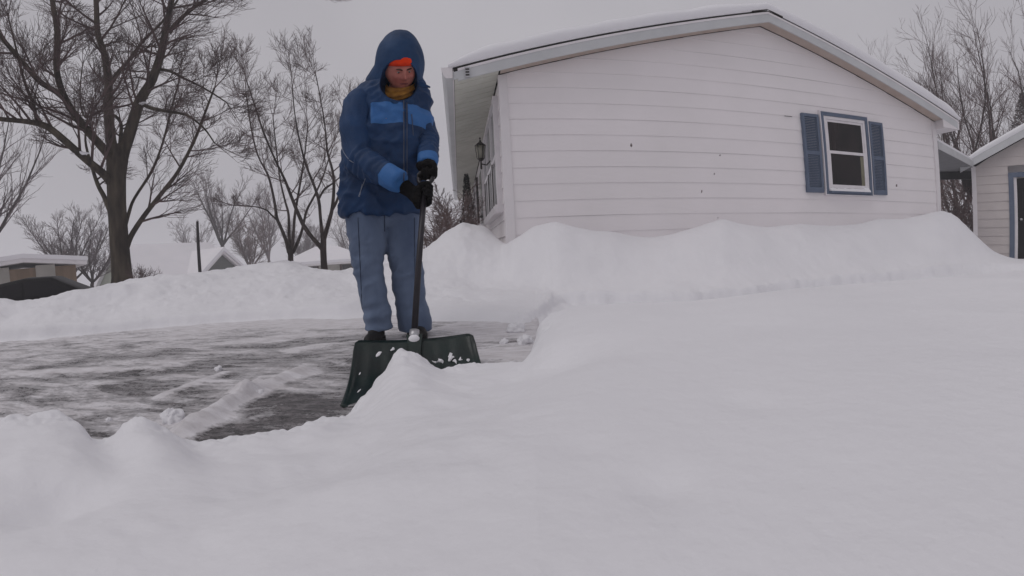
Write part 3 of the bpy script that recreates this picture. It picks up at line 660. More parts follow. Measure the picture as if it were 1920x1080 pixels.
# ------------------------------------------------------------ garage and canopy
GA = pol(53.9, 13.6); gbase = -0.62
gar = empty('garage', GA + UP * gbase, 'white sided garage with a black side door framed in blue', 'garage')
HU_, HV_ = HU, HV
HU = Vector((math.cos(R(-53)), math.sin(R(-53)), 0)); HV = Vector((math.sin(R(53)), math.cos(R(53)), 0))   # the garage is turned towards the drive
def GP(s, q, z): return GA + HU * s + HV * q + UP * z
GW, GAP, GSL, GEZ = 5.0, 2.5, 0.48, 1.62
def ggz(s): return GEZ + GSL * (s if s < GAP else 2 * GAP - s)
mb = MB(); z = gbase - 0.2
while z < ggz(GAP):
    z1 = min(z + 0.2, ggz(GAP) - .001)
    def rg(z): return (0, GW) if z <= GEZ else ((z - GEZ) / GSL, GW - (z - GEZ) / GSL)
    a0, a1 = rg(z), rg(z1)
    segs = [(a0[0], a0[1], a1[0], a1[1])]
    if z < 1.42:                  # leave the door opening free
        segs = [(a0[0], 0.76, a1[0], 0.76), (1.80, a0[1], 1.80, a1[1])]
    for b0, b1, t0, t1 in segs:
        mb.add([GP(b0, -0.018, z), GP(b1, -0.018, z), GP(t1, -0.003, z1), GP(t0, -0.003, z1)], [(0, 1, 2, 3)])
        mb.add([GP(b0, -0.018, z), GP(b1, -0.018, z), GP(b1, 0, z), GP(b0, 0, z)], [(0, 1, 2, 3)])
    z += 0.2
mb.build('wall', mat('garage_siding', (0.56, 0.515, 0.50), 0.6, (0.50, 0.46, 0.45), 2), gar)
mb = MB(); mb.prism([GP(0.01, 0.25, gbase), GP(GW, 0.25, gbase), GP(GW, 0.25, ggz(GW)), GP(GAP, 0.25, ggz(GAP)), GP(0.01, 0.25, GEZ)], HV * 7); mb.build('wall', M['siding'], gar)
mb = MB(); mb.box(GP(0.005, 0.11, (GEZ + gbase) / 2), (0.02, 0.14, (GEZ - gbase) / 2), HU, HV, UP); mb.box(GP(-0.0, -0.02, (GEZ + gbase) / 2 - .002), (0.05, 0.012, (GEZ - gbase) / 2), HU, HV, UP); mb.build('corner_trim', M['trim'], gar)
mb = MB()
for s0, s1 in ((-0.3, GAP), (GAP, GW + .3)):
    mb.prism([GP(s0, -0.25, ggz(s0) + .0), GP(s1, -0.25, ggz(s1) + .0), GP(s1, -0.25, ggz(s1) + .17), GP(s0, -0.25, ggz(s0) + .17)], HV * 0.03)
mb.build('rake_board', M['fascia'], gar)
mb = MB()
for s0, s1 in ((-0.3, GAP), (GAP, GW + .3)):
    mb.prism([GP(s0, -0.22, ggz(s0) + .08), GP(s1, -0.22, ggz(s1) + .08), GP(s1, -0.22, ggz(s1) + .16), GP(s0, -0.22, ggz(s0) + .16)], HV * 7.5)
groof = mb.build('roof', M['shingle'], gar)
mb = MB()
for s0, s1 in ((-0.25, GAP), (GAP, GW + .25)):
    n = 14; rows = []
    for k in range(n + 1):
        s_ = s0 + (s1 - s0) * k / n; e = math.sin(min(1, (s_ + 0.25) / 0.5, (GW + .25 - s_) / 0.5) * math.pi / 2) if (s_ > -.24 and s_ < GW + .24) else 0.05
        t = 0.15 * (0.3 + 0.7 * max(e, 0)); b0 = ggz(s_) + .172
        rows.append([GP(s_, -0.25, b0), GP(s_, -0.29, b0 + t * .5), GP(s_, -0.22, b0 + t * .92), GP(s_, -0.05, b0 + t), GP(s_, 7, b0 + t)])
    mb.add([p for r in rows for p in r], [(i * 5 + j, i * 5 + 5 + j, i * 5 + 6 + j, i * 5 + 1 + j) for i in range(n) for j in range(4)])
mb.build('roof_snow', M['snow'], gar, True)
mb = MB()
for s0, s1, z0, z1 in ((0.76, 0.87, gbase, 1.42), (1.69, 1.80, gbase, 1.42), (0.87, 1.69, 1.31, 1.42)):
    mb.box(GP((s0 + s1) / 2, 0.0, (z0 + z1) / 2), ((s1 - s0) / 2, 0.035, (z1 - z0) / 2), HU, HV, UP)
mb.build('door_frame', M['blue_trim'], gar)
mb = MB(); mb.box(GP(0.905, 0.03, (gbase + 1.31) / 2), (0.035, 0.03, (1.31 - gbase) / 2), HU, HV, UP); mb.build('door_jamb', M['white_vinyl'], gar)
mb = MB(); mb.box(GP(1.31, 0.10, (gbase + 1.29) / 2), (0.37, 0.03, (1.29 - gbase) / 2), HU, HV, UP)
for z0 in (0.1, 0.85): mb.box(GP(1.31, 0.065, z0), (0.25, 0.006, 0.28), HU, HV, UP)
gd = mb.build('door', M['door_black'], gar)
mb = MB(); mb.ball(GP(1.02, 0.04, 0.35), 0.032, 6); mb.build('knob', M['steel'], gd, True)
mb = MB(); mb.tube([GP(1.31, 0.055, 0.95), GP(1.31, 0.045, 0.95)], 0.10, 16); mb.build('door_ornament', M['steel'], gd, True)

HU, HV = HU_, HV_
cz = 1.60
ca, cb_, cc, cd = at(1757, 275, 9.95), at(1823, 304, 13.1), pol(53.9, 14.4), pol(50.3, 14.0)
mb = MB(); mb.prism([Vector((p.x, p.y, cz)) for p in (ca, cb_, cc, cd)], UP * 0.05)
canopy = mb.build('breezeway_canopy', mat('canopy_metal', (0.20, 0.205, 0.215), 0.6), None); tag(canopy, 'flat pale canopy bridging the gap between the white house and the garage', 'canopy')
def xy(p, z): return Vector((p.x, p.y, z))
mb = MB(); dirv = (xy(cb_, 0) - xy(ca, 0)).normalized(); nn = dirv.cross(UP)
mb.prism([xy(ca, cz - 0.045) + nn * 0.005, xy(cb_, cz - 0.045) + nn * 0.005, xy(cb_, cz + 0.09) + nn * 0.005, xy(ca, cz + 0.09) + nn * 0.005], nn * 0.02); mb.build('edge_board', M['fascia'], canopy)
mb = MB(); mb.prism([xy(cd, cz - 0.20), xy(cc, cz - 0.20), xy(cc, cz - 0.004), xy(cd, cz - 0.004)], nn * 0.08); mb.build('back_strip', M['dark_plastic'], canopy)  # dark strip along the canopy's back edge
mb = MB(); dirb = (xy(cc, 0) - xy(cd, 0)); 
mb.prism([xy(ca, cz + 0.051), xy(cb_, cz + 0.051), xy(cc, cz + 0.051), xy(cd, cz + 0.051)], UP * 0.10); mb.build('canopy_snow', M['snow'], canopy)

# ------------------------------------------------------------ trees
def twist(d, ang, r):
    a = d.orthogonal().normalized(); a.rotate(Matrix.Rotation(r.uniform(0, 2 * math.pi), 3, d)); v = d.copy(); v.rotate(Matrix.Rotation(ang, 3, a)); return v.normalized()
def grow(mb, p, d, L, r0, lvl, P, r):
    """one curved branch and its offspring"""
    n = P.get('seg', (5, 4, 4, 3, 3))[min(lvl, 4)]; pts = [p.copy()]; dirs = [d.copy()]; q = p.copy(); dd = d.copy()
    for i in range(n):
        dd = (dd + Vector((r.gauss(0, 1), r.gauss(0, 1), r.gauss(0, 1))) * P['wig'] + UP * P['up']).normalized()
        q = q + dd * (L / n); pts.append(q.copy()); dirs.append(dd.copy())
    rads = [max(P['rmin'] * (1.35 if lvl < 3 else 1), r0 * (1 - 0.75 * i / n)) for i in range(n + 1)]
    rads[-1] = max(P['rmin'] * 0.6, rads[-1] * 0.6)
    mb.tube(pts, rads, 3 if lvl >= 2 or r0 < 0.02 else 5, False)
    if lvl >= P['max']: return
    nc = P['kids'][lvl]
    for k in range(nc):
        t = 0.18 + 0.8 * (k + r.random()) / nc; i = min(int(t * n), n - 1); f = t * n - i
        b = pts[i].lerp(pts[i + 1], f); cd_ = twist(dirs[i + 1], R(r.uniform(*P['ang'])), r)
        if cd_.z < -0.2: cd_.z *= -0.5; cd_.normalize()
        grow(mb, b, cd_, L * r.uniform(*P['len']) * (1.1 - 0.45 * t), rads[i] * 0.55, lvl + 1, P, r)
def limb(mbt, mbc, pts, P, r, d0, den=1.0, L=1.0):
    """pts: (px, py, width px, extra depth) traced limb; offspring along its upper part"""
    Q = [at(a[0], a[1], d0 + (a[3] if len(a) > 3 else 0)) for a in pts]; W = [a[2] * d0 / 853 / 2 * 1.0 for a in pts]
    S = []; SW = []
    for i in range(len(Q) - 1):     # round the traced polyline
        for k in range(4):
            t = k / 4; p0 = Q[max(i - 1, 0)]; p1 = Q[i]; p2 = Q[i + 1]; p3 = Q[min(i + 2, len(Q) - 1)]
            S.append(0.5 * ((2 * p1) + (p2 - p0) * t + (2 * p0 - 5 * p1 + 4 * p2 - p3) * t * t + (3 * p1 - p0 - 3 * p2 + p3) * t ** 3)); SW.append(W[i] + (W[i + 1] - W[i]) * t)
    S.append(Q[-1]); SW.append(W[-1])
    mbt.tube(S, SW, 8, True)
    tot = sum((S[i + 1] - S[i]).length for i in range(len(S) - 1)); acc = 0
    for i in range(1, len(S) - 1):
        sl = (S[i + 1] - S[i]).length; acc += sl; f = acc / tot
        if f < P.get('bare', 0.15): continue
        n = den * sl * P['dens']; n = int(n) + (1 if r.random() < n % 1 else 0)
        dr_ = (S[i + 1] - S[i]).normalized()
        for _ in range(n):
            v = twist(dr_, R(r.uniform(30, 75)), r)
            if v.z < -0.3: v.z *= -0.4; v.normalize()
            grow(mbc, S[i].lerp(S[i + 1], r.random()), v, L * r.uniform(0.5, 1.5) * (1.15 - 0.5 * f), min(SW[i] * 0.5, 0.035), 1, P, r)
    v = (S[-1] - S[-2]).normalized()
    for _ in range(3): grow(mbc, S[-1], twist(v, R(r.uniform(5, 30)), r), L * 1.0, SW[-1] * 0.8, 1, P, r)
def make_tree(name, base, mbt, mbc, label, cat, group, mt, mc):
    t = empty(name, base, label, cat, group)
    mesh_obj('trunk', mbt.fast(), mt, t, True); mesh_obj('crown', mbc.fast(), mc, t)
    return t
BT = 'bare winter trees'
# big maple in the left of the view
r = random.Random(11); mt, mc = MB(), MB(); d0 = 12.0
P = dict(wig=0.085, up=0.035, rmin=0.0030, max=4, kids=(0, 6, 5, 3), ang=(16, 44), len=(0.50, 0.85), dens=4.3, bare=0.16)
mt.tube([at(231, 540, d0), at(229, 520, d0), at(226, 480, d0), at(222, 430, d0), at(219, 380, d0), at(218, 330, d0), at(220, 300, d0), at(222, 272, d0)], [w_ * d0 / 853 / 2 for w_ in (42, 34, 31, 30, 29.5, 31, 35, 24)], 14)
LX = 1.3
limb(mt, mc, [(224, 310, 24), (232, 280, 22), (243, 250, 20), (262, 190, 18), (285, 150, 16, .2), (302, 100, 14, .3), (312, 50, 12, .4), (322, 0, 10, .5), (330, -70, 7, .6), (345, -150, 4, .8)], P, r, d0, 1.0, 1.25)
limb(mt, mc, [(217, 305, 20), (208, 262, 17), (203, 200, 16, .2), (203, 150, 14, .4), (195, 100, 11, .5), (183, 60, 10, .6), (180, 0, 9, .8), (172, -80, 6, 1), (165, -150, 3, 1.1)], P, r, d0, 1.0, 1.25)
limb(mt, mc, [(203, 165, 9, .4), (220, 138, 8, .6), (240, 115, 7, .9), (270, 75, 6, 1.2), (305, 40, 5, 1.5), (340, -10, 4, 1.8)], P, r, d0, 1, 1.1)
limb(mt, mc, [(215, 315, 17), (205, 292, 15, -.1), (180, 263, 13, -.3), (145, 222, 12, -.6), (120, 180, 10, -.8), (106, 130, 9, -.9), (107, 60, 8, -1), (98, 0, 7, -1), (92, -80, 4, -1.1)], P, r, d0, 1, 1.2)
limb(mt, mc, [(122, 186, 9, -.8), (105, 172, 8, -.9), (75, 153, 8, -1.1), (45, 120, 7, -1.3), (15, 85, 6, -1.5), (-15, 50, 5, -1.7), (-60, 0, 3, -1.9)], P, r, d0, 1, 1.2)
limb(mt, mc, [(212, 350, 14), (196, 328, 13, -.2), (160, 298, 11, -.6), (115, 258, 10, -1.0), (85, 236, 9, -1.2), (50, 228, 7, -1.4), (0, 223, 6, -1.6), (-60, 212, 4, -1.9)], P, r, d0, 0.9, 1.15)
limb(mt, mc, [(208, 398, 10), (196, 370, 8, .3), (183, 345, 7, .5), (170, 305, 5, .8), (160, 262, 4, 1.0), (165, 215, 3, 1.2)], P, r, d0, 0.9, 0.9)
limb(mt, mc, [(235, 470, 11), (246, 442, 9), (270, 405, 8, -.2), (305, 360, 7, -.4), (335, 320, 6, -.6), (365, 262, 5, -.9), (385, 210, 4, -1.1), (402, 165, 3, -1.2)], P, r, d0, 0.8, 0.9)
limb(mt, mc, [(234, 425, 8), (242, 398, 6, .2), (252, 372, 5, .3), (285, 320, 5, .6), (305, 268, 4, .9), (320, 210, 4, 1.2), (335, 155, 3, 1.4)], P, r, d0, 0.9, 0.9)
limb(mt, mc, [(266, 195, 7), (285, 203, 6, -.4), (315, 209, 5, -.7), (350, 216, 4, -1.0), (382, 240, 3, -1.3), (402, 268, 2, -1.4)], P, r, d0, 1.0, 0.8)
limb(mt, mc, [(300, 130, 6, .3), (320, 134, 5, 0), (345, 147, 4, -.3), (382, 165, 3, -.6), (425, 192, 2, -.9)], P, r, d0, 1.0, 0.9)
limb(mt, mc, [(317, 62, 9, .4), (328, 46, 8, .3), (350, 25, 7, 0), (372, 8, 6, -.3), (405, -12, 5, -.6), (450, -40, 4, -.9)], P, r, d0, 1.2, 1.2)
limb(mt, mc, [(312, 50, 7, .4), (340, -40, 6, .2), (400, -90, 5, -.2), (470, -95, 4, -.5), (530, -60, 3, -.7), (585, -25, 2, -.9)], P, r, d0, 0.6, 0.75)
limb(mt, mc, [(70, 235, 5, -1.2), (62, 195, 5, -1.0), (45, 150, 4, -.8), (30, 90, 3, -.6), (15, 30, 2, -.5)], P, r, d0, 1.0, 0.9)
limb(mt, mc, [(222, 300, 8), (226, 260, 7, .6), (224, 225, 6, 1.0), (190, 208, 5, 1.3), (160, 220, 4, 1.6), (150, 180, 3, 1.8), (155, 120, 2, 2)], P, r, d0, 1.0, 1.0)
b = at(231, 540, d0)
maple = make_tree('maple_tree', b, mt, mc, 'tallest bare tree, thick trunk forking into many heavy limbs, snow bank at its foot', 'tree', BT, M['bark_green'], M['twig'])
for (px, py, a_, b_, c_) in ((150, 289, .20, .05, .03), (268, 195, .10, .06, .03), (84, 160, .20, .05, .03)):
    mb = MB(); mb.ball(at(px, py - 2, 11.85 - (1.4 if px < 70 else 0.6 if px < 160 else 0)), (a_, b_, c_), 8, Vector((.7, .7, 0)), Vector((-.7, .7, 0)), UP)
    mb.v = [tuple(Vector(v) + mnoise.noise_vector(Vector(v) * 6) * 0.035) for v in mb.v]; mb.build('snow_patch', M['snow'], maple, True)
# two trees behind the person's shoulder
r = random.Random(5); mt, mc = MB(), MB(); d0 = 16.0
P = dict(wig=0.09, up=0.07, rmin=0.0036, max=4, kids=(0, 5, 4, 3), ang=(16, 42), len=(0.52, 0.85), dens=2.7, bare=0.28)
mt.tube([at(546, 515, d0), at(545, 498, d0), at(545, 480, d0), at(544, 466, d0)], [w_ * d0 / 853 / 2 for w_ in (13, 11, 10, 12)], 10)
limb(mt, mc, [(542, 474, 8), (536, 450, 7), (526, 425, 6), (519, 408, 6, .2), (514, 375, 5, .3), (503, 330, 4, .4), (483, 290, 3, .5), (470, 235, 3, .6), (462, 180, 2, .7)], P, r, d0, 1, 1.2)
limb(mt, mc, [(545, 472, 7), (542, 440, 6, .4), (541, 402, 5, .7), (534, 375, 4, .9), (525, 335, 3, 1), (518, 280, 3, 1.2), (512, 220, 2, 1.3)], P, r, d0, 1, 1.1)
limb(mt, mc, [(547, 472, 7), (550, 440, 6, -.3), (553, 402, 5, -.5), (561, 355, 4, -.7), (570, 300, 3, -.8), (577, 240, 2, -.9)], P, r, d0, 1, 1.1)
limb(mt, mc, [(549, 474, 7), (560, 450, 6, .2), (568, 425, 5, .3), (575, 395, 5, .5), (590, 366, 4, .6), (606, 330, 3, .8), (622, 280, 2, 1)], P, r, d0, 1, 1)
limb(mt, mc, [(519, 412, 4, .1), (508, 402, 3, .2), (498, 393, 3, .3), (475, 387, 2, .4), (440, 385, 2, .5)], P, r, d0, 1, 0.6)
make_tree('bare_tree', at(546, 515, d0), mt, mc, 'bare tree whose short trunk splits low into a fan of stems above the snow mound', 'tree', BT, M['bark'], M['twig'])
r = random.Random(8); mt, mc = MB(), MB(); d0 = 14.0
mt.tube([at(610, 535, d0), at(609, 515, d0), at(607, 490, d0), at(606, 465, d0), at(607, 440, d0)], [w_ * d0 / 853 / 2 for w_ in (17, 14, 12, 12, 10)], 10)
limb(mt, mc, [(605, 468, 9), (594, 455, 8), (582, 441, 8, .1), (570, 424, 8, .2), (558, 398, 7, .3), (546, 368, 6, .4), (533, 335, 5, .5), (517, 302, 4, .6), (495, 250, 4, .8), (480, 205, 3, .9), (462, 150, 2, 1)], P, r, d0, 1, 1.1)
limb(mt, mc, [(605, 445, 8), (601, 410, 6, -.2), (598, 378, 6, -.3), (589, 348, 5, -.5), (574, 310, 4, -.6), (562, 265, 3, -.7), (553, 215, 2, -.8), (548, 165, 2, -.9)], P, r, d0, 1, 1.1)
limb(mt, mc, [(608, 447, 9), (616, 418, 8), (623, 390, 7), (626, 350, 6, .2), (623, 318, 5, .3), (614, 285, 4, .5), (609, 235, 3, .6), (600, 180, 2, .8), (592, 140, 2, .9)], P, r, d0, 1, 1.1)
limb(mt, mc, [(622, 395, 6), (631, 378, 5, -.2), (640, 350, 4, -.3), (652, 300, 3, -.5), (660, 240, 2, -.6)], P, r, d0, 1, 1)
limb(mt, mc, [(597, 375, 4, -.3), (608, 355, 4, -.4), (622, 345, 3, -.6), (640, 330, 2, -.7)], P, r, d0, 1, 0.7)
make_tree('bare_tree', at(610, 535, d0), mt, mc, 'bare tree with a dark single trunk and one long stem leaning left, beside the person', 'tree', BT, M['bark'], M['twig'])
# vase shaped trees built from a few stems
def vase(name, px, py, d, H, spread, ns, label, mtm, mcm, seed, P, r0=0.12, lean=(0, 0), trunk=0.12, cat='tree', group=BT):
    r = random.Random(seed); mt, mc = MB(), MB(); b = at(px, py, d); b.z -= 0.25
    th = H * trunk; top_ = b + UP * th + Vector((r.uniform(-.1, .1), 0, 0))
    mt.tube([b - UP * 0.1, b + UP * th * 0.5, top_], [r0 * 1.15, r0, r0 * 0.95], 8)
    for k in range(ns):
        q = 2 * math.pi * (k + r.uniform(-.3, .3)) / ns; an = R(spread * (0.35 + 0.65 * r.random()))
        v = Vector((math.cos(q) * math.sin(an) + lean[0], math.sin(q) * math.sin(an) + lean[1], math.cos(an))).normalized()
        L_ = H * r.uniform(0.75, 0.95); n = 9; pts = [top_.copy()]; dd = v.copy(); p = top_.copy(); rr = r0 * r.uniform(.5, .7)
        for i in range(n):
            dd = (dd + Vector((r.gauss(0, 1), r.gauss(0, 1), 0)) * 0.09 + UP * 0.07).normalized(); p = p + dd * L_ * (1 - trunk) / n; pts.append(p.copy())
        rad = [max(P['rmin'], rr * (1 - 0.88 * i / n)) for i in range(n + 1)]; mt.tube(pts, rad, 6, True)
        for i in range(2, n + 1):
            dr_ = (pts[i] - pts[i - 1]).normalized()
            for _ in range(P['per']):
                vv = twist(dr_, R(r.uniform(18, 55)), r)
                grow(mc, pts[i - 1].lerp(pts[i], r.random()), vv, H * r.uniform(0.13, 0.27) * (1.15 - 0.5 * i / n), rad[i - 1] * 0.55, 2, P, r)
    return make_tree(name, b, mt, mc, label, cat, group, mtm, mcm)
PF = dict(wig=0.11, up=0.10, rmin=0.0085, max=4, kids=(0, 0, 4, 3), ang=(18, 42), len=(0.5, 0.8), per=2)
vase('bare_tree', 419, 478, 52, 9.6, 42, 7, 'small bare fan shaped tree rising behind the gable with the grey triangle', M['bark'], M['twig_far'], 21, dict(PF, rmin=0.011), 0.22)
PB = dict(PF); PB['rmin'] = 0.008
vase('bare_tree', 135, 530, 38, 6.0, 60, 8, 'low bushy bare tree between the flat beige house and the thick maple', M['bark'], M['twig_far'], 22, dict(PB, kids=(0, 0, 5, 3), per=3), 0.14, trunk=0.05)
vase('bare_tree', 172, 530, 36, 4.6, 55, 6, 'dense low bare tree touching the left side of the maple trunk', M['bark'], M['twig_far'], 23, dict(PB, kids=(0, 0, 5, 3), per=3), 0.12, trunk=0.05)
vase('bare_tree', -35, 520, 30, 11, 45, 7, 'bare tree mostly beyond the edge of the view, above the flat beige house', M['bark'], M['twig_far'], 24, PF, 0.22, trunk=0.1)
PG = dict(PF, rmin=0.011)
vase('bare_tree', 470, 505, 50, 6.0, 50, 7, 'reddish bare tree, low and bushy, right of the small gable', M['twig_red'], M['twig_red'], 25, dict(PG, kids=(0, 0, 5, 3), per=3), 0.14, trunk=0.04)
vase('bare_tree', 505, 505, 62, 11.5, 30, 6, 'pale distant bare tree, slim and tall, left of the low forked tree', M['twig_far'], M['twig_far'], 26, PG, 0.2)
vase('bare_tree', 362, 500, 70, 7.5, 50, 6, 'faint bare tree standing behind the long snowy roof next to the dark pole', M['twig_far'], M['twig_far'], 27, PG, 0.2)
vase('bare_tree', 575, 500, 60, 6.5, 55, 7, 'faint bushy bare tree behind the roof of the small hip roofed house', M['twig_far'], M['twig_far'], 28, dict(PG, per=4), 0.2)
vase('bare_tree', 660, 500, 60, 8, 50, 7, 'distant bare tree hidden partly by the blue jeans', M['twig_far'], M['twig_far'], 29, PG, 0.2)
# bushes left of the house front
PS = dict(wig=0.13, up=0.04, rmin=0.0026, max=4, kids=(0, 0, 4, 2), ang=(18, 45), len=(0.5, 0.8), per=2)
vase('bare_bush', 815, 470, 8.2, 1.35, 65, 10, 'bare brown bush between the person and the snow mound at the house corner', M['twig_red'], M['twig_red'], 31, PS, 0.018, trunk=0.03, cat='bush', group='bare bushes')
vase('bare_bush', 868, 440, 9.6, 1.5, 60, 9, 'bare bush close under the eave of the white house', M['twig_red'], M['twig_red'], 32, PS, 0.018, trunk=0.03, cat='bush', group='bare bushes')
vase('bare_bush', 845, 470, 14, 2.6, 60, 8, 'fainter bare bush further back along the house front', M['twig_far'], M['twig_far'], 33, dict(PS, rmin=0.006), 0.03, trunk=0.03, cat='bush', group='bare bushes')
# trees behind house and garage
PR = dict(wig=0.11, up=0.12, rmin=0.0045, max=4, kids=(0, 0, 4, 3), ang=(18, 42), len=(0.5, 0.8), per=2)
for i, (px, d, H, sp, ns, lab) in enumerate([(1795, 21, 8.8, 24, 4, 'bare tree rising over the rear eave of the white house'), (1850, 22, 9.4, 24, 5, 'tall bare tree standing in the gap above the canopy'), (1885, 21, 8.5, 26, 4, 'bare tree with a leaning stem behind the garage roof'),
                                             (1925, 24, 9.8, 26, 5, 'bare tree at the far right, behind the garage roof slope'), (1735, 30, 12.0, 26, 5, 'faint bare tree whose top shows above the snowy roof slope')]):
    vase('bare_tree', px, 470, d, H, sp, ns, lab, M['bark'], M['twig'] if i != 4 else M['twig_far'], 40 + i, PR, 0.11, trunk=0.10)
vase('bare_bush', 1790, 470, 17, 2.6, 55, 11, 'tangled bare brush seen through the gap between house and garage', M['twig_red'], M['twig_red'], 51, dict(PS, rmin=0.007), 0.03, trunk=0.03, cat='bush', group='bare bushes')
vase('bare_bush', 1815, 470, 18.5, 3.2, 50, 11, 'taller bare brush in the gap, against the garage wall', M['twig_red'], M['twig_red'], 52, dict(PS, rmin=0.007), 0.03, trunk=0.03, cat='bush', group='bare bushes')
# small evergreen behind the garage roof
mb = MB(); r = random.Random(3); b = at(1925, 215, 24); mt = MB(); mt.tube([Vector((b.x, b.y, -0.6)), b + UP * 0.9], [0.12, 0.02], 6)
for k in range(2600):
    h = r.random(); p = b + Vector((0, 0, 0.9 - 2.4 * h)); rad = (0.12 + 0.95 * h) * math.sqrt(r.random()); q = r.uniform(0, 6.28)
    p += Vector((math.cos(q) * rad, math.sin(q) * rad, -rad * 0.25)); v = Vector((math.cos(q), math.sin(q), r.uniform(-.5, .3))) * 0.10; n_ = Vector((r.gauss(0, 1), r.gauss(0, 1), r.gauss(0, 1))).normalized() * 0.025
    mb.add([p, p + v * .5 + n_, p + v, p + v * .5 - n_], [(0, 1, 2, 3)])
make_tree('evergreen_tree', Vector((b.x, b.y, -0.6)), mt, mb, 'dark evergreen whose tip shows over the garage roof at the right edge', 'tree', 'evergreens', M['bark'], M['evergreen'])
# narrow evergreen bush against the house front
mb = MB(); b = HP(-0.32, 5.9, -0.4); mt = MB(); mt.tube([b, b + UP * 1.9], [0.03, 0.01], 6)
for k in range(3200):
    h = r.random(); p = b + UP * (2.25 * (1 - h) + 0.05); rad = (0.03 + 0.25 * h ** 0.8) * math.sqrt(r.random()); q = r.uniform(0, 6.28)
    p += Vector((math.cos(q) * rad, math.sin(q) * rad, 0)); v = Vector((math.cos(q) * .5, math.sin(q) * .5, r.uniform(0.3, 1))) * 0.06; n_ = Vector((r.gauss(0, 1), r.gauss(0, 1), r.gauss(0, 1))).normalized() * 0.014
    mb.add([p, p + v * .5 + n_, p + v, p + v * .5 - n_], [(0, 1, 2, 3)])
make_tree('evergreen_shrub', b, mt, mb, 'narrow pointed evergreen shrub against the front of the white house', 'shrub', 'evergreens', M['bark'], M['evergreen'])
# low snowy shrub at the foot of the maple
mb = MB(); b = at(262, 520, 10.5); mt = MB(); mt.tube([b - UP * .3, b], [0.02, 0.01], 5)
for k in range(26): grow(mb, b + Vector((r.uniform(-.25, .25), r.uniform(-.2, .2), -0.1)), Vector((r.gauss(0, .6), r.gauss(0, .6), .7)).normalized(), 0.28, 0.006, 2, PS, r)
sh = make_tree('low_shrub', b, mt, mb, 'low snow dusted shrub at the right foot of the thick maple', 'shrub', None, M['bark'], M['twig'])

# ------------------------------------------------------------ pole and wires
b = at(375, 515, 17.0); t = at(370, 415, 17.0)
mb = MB(); mb.tube([b - UP * 0.6, b.lerp(t, 0.5), t], [0.062, 0.055, 0.045], 10)
pole = mb.build('street_pole', M['pole'], None, True); tag(pole, 'thin dark leaning pole in front of the long snowy roof', 'pole')
mb = MB(); mb.ball(t + UP * 0.02, (0.05, 0.05, 0.05), 6); mb.build('snow_cap', M['snow'], pole, True)
for (x0, y0, x1, y1, lab) in ((1640, 190, 1990, 205, 'upper overhead wire crossing behind the trees at right'), (1700, 258, 1990, 262, 'lower overhead wire crossing above the canopy')):
    a, c = at(x0, y0, 30), at(x1, y1, 34); mb = MB()
    mb.tube([a.lerp(c, k / 12) - UP * 0.35 * math.sin(math.pi * k / 12) for k in range(13)], 0.012, 4); tag(mb.build('overhead_wire', M['wire'], None), lab, 'wire', 'overhead wires')

# ------------------------------------------------------------ distant houses
def dist_frame(px, d, yaw, zb):
    b = at(px, 500, d); b.z = zb; ang = R(yaw); U = Vector((math.cos(ang), math.sin(ang), 0)); V = UP.cross(U); return b, U, V
# beige house, low roof with a shallow gable and tall windows
b, U, V = dist_frame(45, 27, 56, -1.62)
hs1 = empty('beige_house', b, 'low beige and cream house with a shallow snowy roof behind the parked car', 'house')
def hb(x0, x1, y0, y1, z0, z1): 
    m_ = MB(); m_.box(b + U * ((x0 + x1) / 2) + V * ((y0 + y1) / 2) + UP * ((z0 + z1) / 2), ((x1 - x0) / 2, (y1 - y0) / 2, (z1 - z0) / 2), U, V, UP); return m_
hb(-9, 2.35, 0.0, 8, 0, 2.4).build('wall', M['beige_wall'], hs1)
for x0, x1 in ((-1.95, -0.72), (0.56, 1.32)): hb(x0 - .06, x1 + .06, -0.03, 0.01, 0.7, 2.5).build('cream_panel', M['cream_wall'], hs1)
for x0, x1 in ((-1.85, -1.36), (-1.30, -0.80), (0.58, 0.93), (0.96, 1.30)):
    if x1 - x0 > 0.3:
        wn = hb(x0, x1, -0.06, -0.03, 0.85, 1.75).build('window', M['white_vinyl'], hs1); hb(x0 + .06, x1 - .06, -0.075, -0.061, 0.91, 1.69).build('pane', M['glass'] if x0 < 0.9 else M['pane_light'], wn)
for x in (-0.56, 0.40, 1.50): hb(x - .15, x + .15, -0.05, -0.0, 0.8, 1.75).build('shutter', M['brown_shutter'], hs1)
hb(-9, 2.4, -0.25, -0.04, 0.62, 0.76).build('planter_ledge', M['white_vinyl'], hs1)
mb = MB()
for (x0, z0), (x1, z1) in (((-10.0, 1.75), (0.0, 2.66)), ((0.0, 2.66), (2.8, 2.36))):
    mb.prism([b + U * x0 - V * 0.9 + UP * z0, b + U * x1 - V * 0.9 + UP * z1, b + U * x1 - V * 0.9 + UP * (z1 + .18), b + U * x0 - V * 0.9 + UP * (z0 + .18)], V * 9.5)
rf = mb.build('roof', M['trim'], hs1)
mb = MB()
for (x0, z0), (x1, z1) in (((-10.05, 1.93), (0.0, 2.84)), ((0.0, 2.84), (2.85, 2.54))):
    mb.prism([b + U * x0 - V * 0.95 + UP * (z0 + .002), b + U * x1 - V * 0.95 + UP * (z1 + .002), b + U * x1 - V * 0.95 + UP * (z1 + .2), b + U * x0 - V * 0.95 + UP * (z0 + .2)], V * 9.6)
mb.build('roof_snow', M['snow_far'], hs1)
# pale house with long snow roof and a grey gable dormer
b, U, V = dist_frame(330, 42, 70, -2.0)
hs2 = empty('pale_house', b, 'pale green house under a long steep snow covered roof with a small grey gable', 'house')
Wd = 9.5
